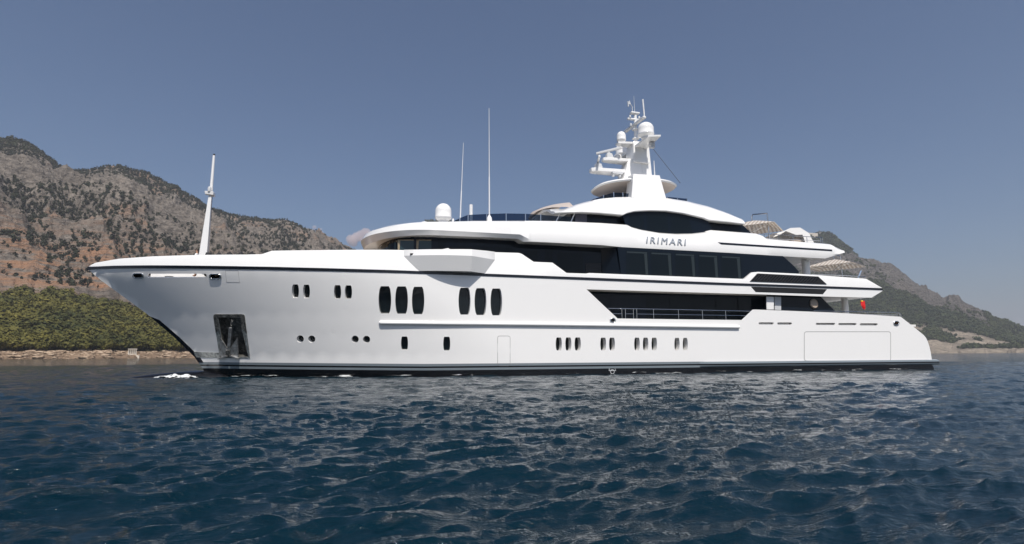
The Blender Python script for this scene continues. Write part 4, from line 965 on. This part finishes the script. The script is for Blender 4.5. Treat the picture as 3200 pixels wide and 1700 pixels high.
# radar platforms and scanners
def plat(pts, z, th): return MB().hexa([(x, y, z) for x, y in pts], [(x, y, z + th) for x, y in pts])
msub(plat([(17.75, YC - .25), (18.1, YC - .42), (20.9, YC - .55), (20.9, YC + .55), (18.1, YC + .42), (17.75, YC + .25)], 15.98, .30), 'radar_platform', white, bevel=.03)
msub(plat([(18.85, YC - .2), (19.2, YC - .36), (21.2, YC - .5), (21.2, YC + .5), (19.2, YC + .36), (18.85, YC + .2)], 17.0, .26), 'radar_platform', white, bevel=.03)
def scanner(x, z, bl, ang, tilt):
    mb = MB(); mb.hexa([(x - .30, YC - .25, z), (x + .32, YC - .25, z), (x + .32, YC + .25, z), (x - .30, YC + .25, z)], [(x - .22, YC - .2, z + .42), (x + .22, YC - .2, z + .42), (x + .22, YC + .2, z + .42), (x - .22, YC + .2, z + .42)]); mb.lathe([(.12, .42), (.12, .58)], (x, YC, z), 10)
    msub(mb, 'radar_gearbox', grey, bevel=.03)
    d = Vector((math.cos(ang), math.sin(ang), 0)); e = Vector((-math.sin(ang), math.cos(ang), 0)) * .09; c = Vector((x, YC, z + .58)); a_, b_ = c - d * bl, c + d * bl; h_ = Vector((0, 0, .2))
    msub(MB().hexa([a_ - e, b_ - e, b_ + e, a_ + e], [a_ - e + h_, b_ - e + h_, b_ + e + h_, a_ + e + h_]), 'radar_scanner', white, bevel=.04)
scanner(18.45, 16.3, 1.15, math.radians(72), 0); scanner(19.45, 17.28, 1.15, math.radians(-52), 0)
# wings for the domes, domes
msub(plat([(20.2, YC - .28), (21.5, YC - .5), (21.5, YC + .5), (20.2, YC + .28)], 18.58, .16), 'dome_platform', white)
for s in (-1, 1): msub(plat([(21.5, YC + s * .2), (22.7, YC + s * .2), (22.35, YC + s * 3.3), (21.4, YC + s * 3.0)], 18.20 if s < 0 else 18.2, .14), 'dome_wing', white)
def dome(x, y, z, r, h, name='satellite_dome', to=msub, m=white):
    pr = [(.55 * r, 0), (.6 * r, .10 * h), (.97 * r, .2 * h), (r, .24 * h), (r, .30 * h), (.97 * r, .32 * h), (.97 * r, .58 * h)] + [(.97 * r * math.cos(a), .58 * h + .42 * h * math.sin(a)) for a in np.linspace(.15, 1.5, 9)]
    return to(MB().lathe(pr, (x, y, z), 32), name, m, ang=40)
dome(21.62, YC - 2.3, 18.32, .66, 1.36); dome(21.9, YC + 2.3, 18.32, .66, 1.36); dome(20.62, YC, 18.74, .39, 1.0); dome(20.9, YC + 1.35, 17.5, .36, .8)
pxy = (21.98, YC)
mb = MB(); mb.tube([(21.94, YC, 18.7), (22.0, YC, 21.5)], [.15, .12], 12)
pole = msub(mb, 'pole_mast', white)
for z in (19.25, 20.05): msub(MB().lathe([(.3, -.03), (.3, .03)], (21.96, YC, z), 16), 'mast_ring', white)
msub(MB().hexa([(21.7, YC + 1.6, 20.42), (22.0, YC + 1.65, 20.42), (22.15, YC - 1.55, 20.42), (21.85, YC - 1.6, 20.42)], [(21.7, YC + 1.6, 20.6), (22.0, YC + 1.65, 20.6), (22.15, YC - 1.55, 20.6), (21.85, YC - 1.6, 20.6)]), 'crossbar', white, bevel=.04)
msub(MB().box((21.25, YC - .12, 20.86), (22.3, YC + .12, 21.02)), 'crossbar', white, bevel=.05)
msub(MB().box((21.55, YC - .2, 21.42), (22.35, YC + .2, 21.58)), 'crossbar', white, bevel=.05)
msub(MB().tube([(21.95, YC, 21.5), (21.93, YC, 23.05)], [.03, .012], 6), 'whip_aerial', grey)
msub(MB().tube([(22.0, YC - 1.5, 20.6), (21.92, YC - 1.5, 22.05)], .06, 8), 'rod_aerial', white)
mb = MB(); mb.tube([(21.75, YC, 21.5), (21.74, YC, 22.05), (21.6, YC, 22.25), (21.4, YC, 22.3)], .035, 6); mb.tube([(21.38, YC, 22.05), (21.36, YC, 22.5)], .06, 6); mb.hexa([(21.42, YC, 22.3), (21.62, YC, 22.3), (21.62, YC + .02, 22.3), (21.42, YC + .02, 22.3)], [(21.5, YC, 22.62), (21.52, YC, 22.62), (21.52, YC + .02, 22.62), (21.5, YC + .02, 22.62)])
msub(mb, 'wind_sensor', [grey], ang=0)
for x, z in ((21.45, 21.02), (22.3, 21.02), (21.5, 20.3)): msub(MB().lathe([(.09, 0), (.09, .12), (.07, .2)], (x, YC - .1, z), 8), 'navigation_lamp', grey)
mb = MB(); mb.box((22.1, YC - 2.2, 17.7), (22.45, YC - 1.9, 18.15)); mb.box((22.0, YC - 2.25, 17.85), (22.1, YC - 1.95, 18.05)); msub(mb, 'camera_unit', grey)
msub(MB().tube([(22.9, YC - .6, 18.6), (24.2, PY + 2.8, 14.7)], .02, 5), 'stay_wire', blackm)
msub(MB().tube([quad3([(2046, 548)], PY + 3.2)[0], quad3([(2043.5, 502.5)], PY + 3.2)[0]], [.05, .03], 6), 'rod_aerial', white)
mb = MB(); mb.box((19.3, YC - .9, 15.72), (20.2, YC - .6, 15.9)); mb.lathe([(.1, 0), (.13, .2)], (19.4, YC - .75, 15.5), 8); mb.lathe([(.1, 0), (.13, .2)], (20.0, YC - .75, 15.5), 8); msub(mb, 'floodlight', grey)

# --- roof aerials and dome forward on the sundeck roof
for (u0_, v0_), (u1_, v1_), y, r in [((1438, 690), (1448.2, 446), PY + 3.0, .045), ((1529.3, 688), (1528.2, 338), PY + 1.6, .05)]:
    a, b = quad3([(u0_, v0_)], y)[0], quad3([(u1_, v1_)], y)[0]; c = a.lerp(b, .38)
    mb = MB().tube([a, c], [r, r * .9], 7); mb.tube([c, b], [r * .62, r * .3], 6); o = part(mb, 'whip_aerial', white)
    if u0_ > 1500: mb = MB().lathe([(.2, -.2), (.17, .15), (.06, .35)], a, 12); f_ = mb.build('aerial_foot', white, None); f_.parent = o; f_.matrix_parent_inverse = Matrix.Identity(4)
a, b = quad3([(1472, 694)], PY + 3.4)[0], quad3([(1472, 640)], PY + 3.4)[0]; part(MB().tube([a, b, b + Vector((0, 0, .03))], [.12, .12, .06], 10), 'rod_aerial', white)
cx_, cz_ = onY(1385, 696, PY + 4); ctz = onY(1385, 636, PY + 4)[1]; dome(cx_, PY + 4, cz_, .60, ctz - cz_, to=part)
cx_, cz_ = onY(1327, 699, PY + 4); part(MB().lathe([(.36, -.3), (.34, .0), (.25, .1), (.1, .15)], (cx_, PY + 4, cz_), 20), 'roof_pod', white)
cx_, cz_ = onY(1416, 693, PY + 3.4); part(MB().lathe([(.08, -.2), (.08, .12), (.05, .22)], (cx_, PY + 3.4, cz_), 10), 'deck_lamp', white)

# --- foremast
def C(u, v, dy=0.0): x, z = onY(u, v, YC + dy); return Vector((x, YC + dy, z))
b0, b1, t0, t1 = C(621, 806), C(649.5, 806), C(652, 612), C(662, 612)
dyb, dyt = Vector((0, .30, 0)), Vector((0, .13, 0))
fm = part(MB().hexa([b0 - dyb * .4, b1 - dyb, b1 + dyb, b0 + dyb * .4], [t0 - dyt * .4, t1 - dyt, t1 + dyt, t0 + dyt * .4]), 'foremast', white, bevel=.02)
def fsub(mb, name, m, **kw):
    o = mb.build(name, m, None, **kw); o.parent = fm; o.matrix_parent_inverse = Matrix.Identity(4); return o
c = C(657, 606); fsub(MB().hexa([c + Vector((-.30, -.12, -.05)), c + Vector((.25, -.28, -.14)), c + Vector((.25, .28, -.14)), c + Vector((-.30, .12, -.05))], [c + Vector((-.33, -.14, .16)), c + Vector((.25, -.31, .1)), c + Vector((.25, .31, .1)), c + Vector((-.33, .14, .16))]), 'lamp_platform', white, bevel=.02)
fsub(MB().lathe([(.1, 0), (.12, .2), (.08, .32)], C(656.5, 601) + Vector((0, -.2, 0)), 10), 'navigation_lamp', grey)
fsub(MB().tube([C(659, 604), C(668.5, 486)], [.105, .075], 12), 'pole_mast', white); fsub(MB().lathe([(.06, 0), (.07, .1)], C(669, 486), 8), 'mast_light', blackm)
fsub(MB().tube([C(664, 612, -.2), C(662, 636, -.25), C(659, 690, -.3)], .015, 5), 'stay_wire', blackm)

# --- pillars, rails
for px in ([(2516, 805), (2536, 805), (2538.5, 858), (2520, 857)], [(2639, 930), (2655, 930), (2658, 978), (2644, 978)]):
    q = [onY(u, v, PY + 1.3) for u, v in px]; xc = (q[0][0] + q[1][0] + q[2][0] + q[3][0]) / 4; r_ = (q[1][0] - q[0][0]) / 2
    part(MB().lathe([(r_ * .95, 0), (r_ * .95, q[0][1] - q[3][1] + .25)], (xc, PY + 1.3 + r_, q[3][1] - .15), 20), 'pillar', white)
def rail(name, y, top, mids, posts, r=.028):
    o = part(MB().tube([quad3([p], y)[0] for p in top], r, 7), name, chrome)
    for m_ in mids: k = MB().tube([quad3([p], y)[0] for p in m_], r * .75, 6).build('rail_bar', chrome, None); k.parent = o; k.matrix_parent_inverse = Matrix.Identity(4)
    for u, v0_, v1_ in posts:
        a, b = quad3([(u, v0_)], y)[0], quad3([(u, v1_)], y)[0]; b.x = a.x
        k = MB().tube([a, b], r * .95, 6).build('post', chrome, None); k.parent = o; k.matrix_parent_inverse = Matrix.Identity(4)
rail('side_deck_rail', PY + .12, [(1899, 963.8), (2100, 967.2), (2360, 973)], [[(1915, 980.5), (1943, 980.8)], [(1955, 981), (1980, 981.3)], [(1991, 981.5), (2150, 984), (2343, 986.8)]],
     [(1944, 998, 964.8), (1955, 998, 965), (1980, 998, 965.4), (1990.5, 998, 965.6), (2043, 998.5, 966.4), (2121, 999.5, 967.8), (2196, 1000, 969.6), (2268.7, 1001, 971)])
rail('sundeck_rail', YC - 4.1, [(2376, 731), (2440, 734), (2571, 743)], [[(2388, 745), (2571, 753)]], [(2389.5, 747, 731.5), (2434.5, 751, 733.6), (2479, 755, 736), (2522.5, 758, 739), (2565, 762, 742.5), (2571, 762, 743)])
rail('upper_aft_rail', PY + .55, [(2535, 857.6), (2620, 860), (2704, 864.8)], [], [(2560, 861, 858.2), (2615, 864, 859.8), (2662, 868, 862.2), (2693, 870, 864.2), (2704, 871.5, 864.8)])
rail('main_aft_rail', PY + .15, [(2542, 971.6), (2640, 973.6), (2804, 976.6), (2815, 981), (2817, 991)], [[(2700, 983), (2803, 984.4)]], [(2609, 977.5, 973), (2709, 984, 974.8), (2757, 986.5, 975.7), (2804, 990, 976.6), (2811, 990, 979.5)])

# Plimsoll mark
x_, z_ = S(1913.5, 1161.5); mk = MB(); rr_ = [[hp(x_ + r_ * math.cos(a), z_ + r_ * math.sin(a), .012) for a in np.linspace(0, 2 * math.pi, 25)[:-1]] for r_ in (.155, .12)]
mk.loft(rr_, closed=True); mk.add([hp(x_ - .26, z_ + .09, .014), hp(x_ + .26, z_ + .09, .014), hp(x_ + .26, z_ + .055, .014), hp(x_ - .26, z_ + .055, .014)], [(0, 1, 2, 3)])
load = part(mk, 'load_line_mark', grey, ang=0)
for ch, dx in (('B', -.26), ('V', .17)):
    me = text_obj(ch, .16, 'load_line_letter', grey, .002); o = link('load_line_letter', me); o.matrix_world = Matrix.Translation((x_ + dx, PY - .012, z_ + .10)) @ Matrix.Rotation(math.pi / 2, 4, 'X'); o.parent = load; o.matrix_parent_inverse = Matrix.Identity(4)

# ------------------------------------------------------------------ things carried on board
def parasol(c, pole_at, half, rot, drop, ground, label):
    t = empty('parasol', (pole_at[0], pole_at[1], ground)); tag(t, label, 'parasol', 'striped parasols on the aft decks')
    M_ = Matrix.Translation(Vector(c) - t.location) @ Matrix.Rotation(rot, 4, 'Z')
    n = 13; vs = []
    for i in range(n):
        for j in range(n):
            x = (i / (n - 1) * 2 - 1) * half; y = (j / (n - 1) * 2 - 1) * half; m_ = max(abs(x), abs(y)) / half
            vs.append((x, y, -drop * m_ ** 1.15 - .07 * math.sin(math.pi * (1 - abs(abs(x) - abs(y)) / half)) * 0 ))
    fs = [(i * n + j, (i + 1) * n + j, (i + 1) * n + j + 1, i * n + j + 1) for i in range(n - 1) for j in range(n - 1)]
    me = bpy.data.meshes.new('canopy'); me.from_pydata(vs, [], fs); me.materials.append(stripe_m); o = link('canopy', me, t); o.matrix_local = M_
    so = o.modifiers.new('solid', 'SOLIDIFY'); so.thickness = .012
    hub = Vector((0, 0, -drop - .55)); mb = MB()
    for k in range(8):
        a = k * math.pi / 4; L_ = half * (1.38 if k % 2 else .98); e = Vector((math.cos(a) * L_, math.sin(a) * L_, -drop - .03)); top = Vector((0, 0, -.06)); mid = top.lerp(e, .58)
        r_ = MB().tube([top, e], .022, 5).build('rib', grey, t); r_.matrix_local = M_
        s_ = MB().tube([hub + Vector((0, 0, .35)), mid], .018, 5).build('strut', chrome, r_)
    ho = MB().lathe([(.05, -.95), (.05, -.0)], (0, 0, 0), 10).build('hub', chrome, t); ho.matrix_local = M_
    pz = c[2] + .18 - ground; ax = Vector((c[0] - pole_at[0], c[1] - pole_at[1], pz + .12))
    MB().tube([(0, 0, 0), (0, 0, pz)], .055, 10).build('pole', chrome, t)
    MB().tube([(0, 0, pz), (ax.x * .92, ax.y * .92, pz + .34), (ax.x, ax.y, pz + .2), (ax.x, ax.y, pz - .18)], .05, 8).build('arm', chrome, t)
    MB().lathe([(.3, 0), (.3, .06), (.08, .1)], (0, 0, 0), 16).build('base', chrome, t)
    return t
parasol((32.6, 40.2, 12.72), (32.6, 38.3), 2.1, math.radians(40), .80, 9.55, 'beige striped square parasol on the upper stern deck beside the white canopy tent')
parasol((41.45, 40.7, 9.76), (41.6, 40.1), 2.0, math.radians(28), .72, 5.86 + .2, 'beige striped parasol on the lower stern deck in front of the far mountain')
# white canopy tent
tp = empty('canopy_tent', (35.2, PY + 3.6, 9.5)); tag(tp, 'white fabric canopy tent over a daybed on the uppermost stern deck', 'canopy')
pr = [(2441, 757), (2441, 731), (2456, 722), (2469.5, 712.5), (2500, 711), (2515, 720), (2529, 729), (2536, 745), (2545, 760)]
ya, yb3 = PY + 2.6, PY + 4.8; a = [Vector((onY(u, v, ya)[0], ya, onY(u, v, ya)[1])) for u, v in pr]
sag = [[p + Vector((0, (yb3 - ya) * t, -.10 * math.sin(math.pi * t) + (.12 if t in (0, 1) else 0) * 0)) for p in a[1:]] for t in (0, .25, .5, .75, 1)]
o = MB().loft(sag).build('canvas', canvas_w, None, ang=25); o.parent = tp; o.matrix_parent_inverse = Matrix.Translation(-tp.location)
nw = MB().add([a[2], a[3], a[4], a[5], a[6], a[7], a[8], Vector((a[8].x - .9, ya, a[8].z)), Vector((a[6].x - .7, ya, a[6].z - .15)), Vector((a[3].x + .5, ya, a[3].z - .55))], [(0, 1, 2, 3, 4, 5, 6, 7, 8, 9)]).build('side_panel', canvas_w, None, ang=0); nw.parent = tp; nw.matrix_parent_inverse = Matrix.Translation(-tp.location)
o = MB().add([a[2] + Vector((0, 2.1, 0)), a[3] + Vector((0, 2.1, 0)), a[4] + Vector((0, 2.1, 0)), a[6] + Vector((0, 2.1, 0)), a[8] + Vector((0, 2.1, 0)), a[0] + Vector((.1, 2.1, 0)), a[1] + Vector((.1, 2.1, 0))], [(0, 1, 2, 3, 4, 5, 6)]).build('back_panel', canvas_w, None, ang=0); o.parent = tp; o.matrix_parent_inverse = Matrix.Translation(-tp.location)
bd = empty('daybed', (35.0, PY + 3.4, 9.5)); tag(bd, 'beige cushioned daybed half hidden under the white canopy tent', 'daybed')
MB().hexa([(-1.0, -.5, .0), (1.3, -.5, .0), (1.3, .8, .0), (-1.0, .8, .0)], [(-.9, -.5, .9), (1.2, -.5, .85), (1.2, .8, .85), (-.9, .8, .9)]).build('mattress', beige, bd, bevel=.08)
MB().hexa([(-.8, -.55, .9), (.9, -.55, .9), (.9, .1, .9), (-.8, .1, .9)], [(-.1, -.5, 1.45), (.35, -.5, 1.4), (.3, 0, 1.35), (-.1, 0, 1.4)]).build('bolster', beige, bd, bevel=.12)
# ensign
fl = empty('flag', C(2695, 936)); tag(fl, 'red flag with a small yellow corner hanging limp below the stern overhang', 'flag')
vs = []; n1_, n2_ = 9, 14; base_ = C(2695, 939.5); wd = C(2702, 939).x - C(2689, 939).x; hh_ = base_.z - C(2697, 966).z
for i in range(n2_):
    for j in range(n1_):
        t = i / (n2_ - 1); s = j / (n1_ - 1) - .5; wv_ = 1 - .75 * max(0, t - .55) / .45
        vs.append((s * wd * wv_ + .1 * t, .10 * math.sin(s * 14 + t * 2), -.10 - t * hh_ - .12 * s))
fs = [(i * n1_ + j, i * n1_ + j + 1, (i + 1) * n1_ + j + 1, (i + 1) * n1_ + j) for i in range(n2_ - 1) for j in range(n1_ - 1)]
me = bpy.data.meshes.new('cloth'); me.from_pydata(vs, [], fs); me.materials.append(red); me.materials.append(yellow)
for p in me.polygons: p.use_smooth = True; p.material_index = 1 if p.index % 8 < 3 and p.index // 8 < 2 else 0
o = link('cloth', me, fl)
MB().tube([(-.2, 0, -.08), (-.05, 0, .75)], .03, 6).build('staff', chrome, fl)
es = MB().tube([quad3([(2682, 868)], PY + 3)[0], quad3([(2691, 846)], PY + 3)[0]], .06, 8).build('ensign_staff', mat('blue_grey_pole', (.25, .33, .45), .4)); tag(es, 'short leaning staff at the aft rail of the lower stern deck', 'pole')
# life ring cover on the dark wall
t = MB().lathe([(.37, 0), (.37, .08), (.31, .14), (.30, .10), (.1, .10)], (0, 0, 0), 28, axis=Matrix.Rotation(math.pi / 2, 3, 'X')).build('life_ring', beige, None, ang=30)
t.location = (onY(2543, 949, PY + .52)[0], PY + .55, onY(2543, 949, PY + .52)[1]); tag(t, 'round beige life ring mounted on the black glass wall near the stern', 'life ring')
# covered gear on the foredeck
names = ['leftmost', 'second', 'third', 'fourth', 'rightmost']
for k, (ua, ub, vt) in enumerate([(640, 668, 788.0), (674, 697, 788.6), (705, 733, 785.2), (740, 767, 785.4), (775, 801, 784.6)]):
    y = YC - 1.4; x0_, zt2 = onY(ua, vt, y); x1_ = onY(ub, vt, y)[0]; cx_ = (x0_ + x1_) / 2; hw = (x1_ - x0_) / 2; H_ = zt2 - 6.34
    q = iv * (1 + .16 * (fbm(iv[:, 0] * 2 + k * 7, iv[:, 1] * 2 + iv[:, 2] * 2, 3, k)[:, None] - .5) * 2); q = np.sign(q) * np.abs(q) ** .8
    q[:, 0] *= hw; q[:, 1] *= .55; q[:, 2] = (q[:, 2] / q[:, 2].max() * .5 + .5) * H_
    o = MB().add(q, jf).build('covered_bundle', cover, None, ang=60); o.location = (cx_, y, 6.34)
    tag(o, names[k] + ' of five black fabric covered bundles on the foredeck behind the tapered mast', 'covered bundle', 'black covered bundles on the foredeck')

# ------------------------------------------------------------------ crew member by the foremast
px_, pz_ = onY(617, 779, YC - 1.2); pz_ = 6.34
per = empty('person', (px_, YC - 1.2, pz_)); tag(per, 'person with short dark hair in white shirt standing beside the foremast', 'person')
def skin_fig(name, joints, edges, m, root=0, sub_=2):
    me = bpy.data.meshes.new(name); me.from_pydata([j[0] for j in joints], edges, []); o = link(name, me, per); me.materials.append(m)
    sk = o.modifiers.new('skin', 'SKIN'); sk.use_smooth_shade = True
    for v, j in zip(me.skin_vertices[0].data, joints): v.radius = (j[1], j[2] if len(j) > 2 else j[1])
    me.skin_vertices[0].data[root].use_root = True
    s_ = o.modifiers.new('sub', 'SUBSURF'); s_.levels = s_.render_levels = sub_
    return o
J = [((0, 0, .95), .14, .11), ((0, 0, 1.15), .14, .10), ((0, 0, 1.38), .17, .11), ((0, 0, 1.50), .065), ((-.02, 0, 1.60), .075, .085), ((-.03, 0, 1.70), .085, .10),
     ((0, .19, 1.42), .06), ((-.05, .25, 1.15), .045), ((-.22, .2, .98), .035), ((0, -.19, 1.42), .06), ((-.05, -.25, 1.15), .045), ((-.22, -.2, .98), .035),
     ((0, .09, .88), .09), ((-.02, .1, .48), .065), ((0, .1, .08), .045), ((-.14, .11, .04), .04), ((0, -.09, .88), .09), ((-.02, -.1, .48), .065), ((0, -.1, .08), .045), ((-.14, -.11, .04), .04)]
Ed = [(0, 1), (1, 2), (2, 3), (3, 4), (4, 5), (2, 6), (6, 7), (7, 8), (2, 9), (9, 10), (10, 11), (0, 12), (12, 13), (13, 14), (14, 15), (0, 16), (16, 17), (17, 18), (18, 19)]
skin_fig('body', J, Ed, skin)
skin_fig('shirt', [((0, 0, .93), .155, .125), ((0, 0, 1.15), .155, .115), ((0, 0, 1.38), .185, .125), ((0, 0, 1.475), .08, .08), ((0, .2, 1.42), .075), ((-.03, .235, 1.22), .065), ((0, -.2, 1.42), .075), ((-.03, -.235, 1.22), .065)], [(0, 1), (1, 2), (2, 3), (2, 4), (4, 5), (2, 6), (6, 7)], shirt)
skin_fig('shorts', [((0, 0, .95), .16, .13), ((0, .09, .86), .10), ((0, .1, .55), .09), ((0, -.09, .86), .10), ((0, -.1, .55), .09)], [(0, 1), (1, 2), (0, 3), (3, 4)], shorts)
mb = MB(); q = iv * np.array([.105, .098, .10]); sel = [f for f in jf if np.mean(iv[f], 0)[2] > -.15 + .9 * max(0, -np.mean(iv[f], 0)[0])]; mb.add(q + np.array([-.02, 0, 1.715]), sel); mb.build('hair', hairm, per, ang=60)
for s in (-1, 1):
    mb = MB()
    for k in range(4): mb.tube([(-.23, s * (.2 + .018 * (k - 1.5)), .97), (-.27, s * (.2 + .02 * (k - 1.5)), .93), (-.285, s * (.2 + .02 * (k - 1.5)), .88 + .006 * abs(k - 1))], [.009, .0085, .007], 6)
    mb.tube([(-.22, s * .165, .98), (-.26, s * .15, .95), (-.28, s * .155, .92)], [.011, .01, .008], 6); mb.build('hand', skin, per)
mb = MB(); mb.hexa([(-.115, -.012, 1.655), (-.10, -.018, 1.65), (-.10, .018, 1.65), (-.115, .012, 1.655)], [(-.10, -.006, 1.71), (-.09, -.008, 1.71), (-.09, .008, 1.71), (-.10, .006, 1.71)]); mb.build('nose', skin, per)
for s in (-1, 1): MB().lathe([(.011, -.004), (.011, .004)], (-.103, s * .034, 1.712), 8, axis=Matrix.Rotation(math.pi / 2, 3, 'Y')).build('eye', hairm, per); MB().add(iv * np.array([.018, .010, .03]) + np.array([-.02, s * .092, 1.69]), jf).build('ear', skin, per)

# ------------------------------------------------------------------ foam
foam_m = mat('sea_foam', (.80, .82, .83), .6); g = N(foam_m, 'ShaderNodeNewGeometry'); n1 = noise(foam_m, 9, 5, .7, g.outputs['Position'])
bump(foam_m, n1.outputs['Fac'], 1.0, .12)
fa = N(foam_m, 'ShaderNodeAttribute'); fa.attribute_name = 'fade'; n2 = noise(foam_m, 22, 4, .7, g.outputs['Position'])
L(foam_m, ramp(foam_m, math_n(foam_m, 'ADD', fa.outputs['Fac'], math_n(foam_m, 'MULTIPLY', math_n(foam_m, 'SUBTRACT', n2.outputs['Fac'], .5), .8)), [(.10, (0,) * 3), (.85, (.95,) * 3)]).outputs[0], P(foam_m).inputs['Alpha'])
def foam_sheet(name, f, nu, nv, keep, label):
    """f(s, t) -> x, y, z on a grid; faces survive where keep(s, t) > 0, which leaves lacy edges"""
    s_, t_ = np.meshgrid(np.linspace(0, 1, nu), np.linspace(0, 1, nv), indexing='ij'); X, Y, Z = f(s_, t_); K = keep(s_, t_) > 0
    mb = MB(); mb.v = [tuple(p) for p in np.stack([X, Y, Z], -1).reshape(-1, 3)]
    for i in range(nu - 1):
        for j in range(nv - 1):
            if K[i, j] and K[i + 1, j + 1]: mb.f.append((i * nv + j, i * nv + j + 1, (i + 1) * nv + j + 1, (i + 1) * nv + j)); mb.mi.append(0)
    o = mb.build(name, foam_m, None, ang=0, recalc=False)
    at = o.data.attributes.new('fade', 'FLOAT', 'POINT'); at.data.foreach_set('value', np.clip(keep(s_, t_) * 4, 0, 1).ravel().astype(np.float32))
    for p in o.data.polygons: p.use_smooth = True
    tag(o, label, 'foam', kind='stuff'); return o
def bow_f(s, t):
    x = -12.3 + 2.75 * s; y = YC - .15 - 1.25 * t + .2 * s; env = np.sin(np.pi * np.clip(s * .95 + .03, 0, 1)) ** .8 * np.sin(np.pi * np.clip(t * .9 + .05, 0, 1)) ** .7
    return x, y, -.03 + env * (.10 + .30 * fbm(x * 3.2, y * 3.2, 5, 61)) * (.6 + .5 * s)
foam_sheet('bow_foam', bow_f, 110, 60, lambda s, t: fbm(s * 16, t * 9, 4, 62) - .04 - 1.5 * np.abs(t - .5) ** 2 - 1.3 * np.abs(s - .6) ** 2, 'white foam curling off the bulb at the foot of the bow')
hbv = np.vectorize(lambda x: hb(float(x), .1))
def wl_f(s, t):
    x = -8.4 + 51 * s; y = YC - hbv(x) - .02 - .55 * t; return x, y, .075 * (1 - t) + .10 * fbm(x * 2.4, y * 3, 4, 64) * (1 - t) - .015
foam_sheet('waterline_foam', wl_f, 620, 10, lambda s, t: fbm(s * 46, t * 1.6, 4, 65) - .60 - .22 * t + .05 * (s < .16), 'thin broken line of foam along the black waterline')

# ------------------------------------------------------------------ sea haze
hz_m = bpy.data.materials.new('sea_haze'); hz_m.use_nodes = True; nn = hz_m.node_tree.nodes; nn.remove(nn['Principled BSDF'])
pv = N(hz_m, 'ShaderNodeVolumePrincipled'); pv.inputs['Color'].default_value = (.76, .775, .82, 1); pv.inputs['Density'].default_value = .92e-4; pv.inputs['Anisotropy'].default_value = .2
L(hz_m, pv.outputs[0], nn['Material Output'].inputs['Volume'])
o = MB().box((-31000, -31000, -60), (31000, 31000, 900)).build('haze', hz_m, None, ang=0); tag(o, kind='stuff', label='pale blue sea haze over the whole bay', cat='haze')
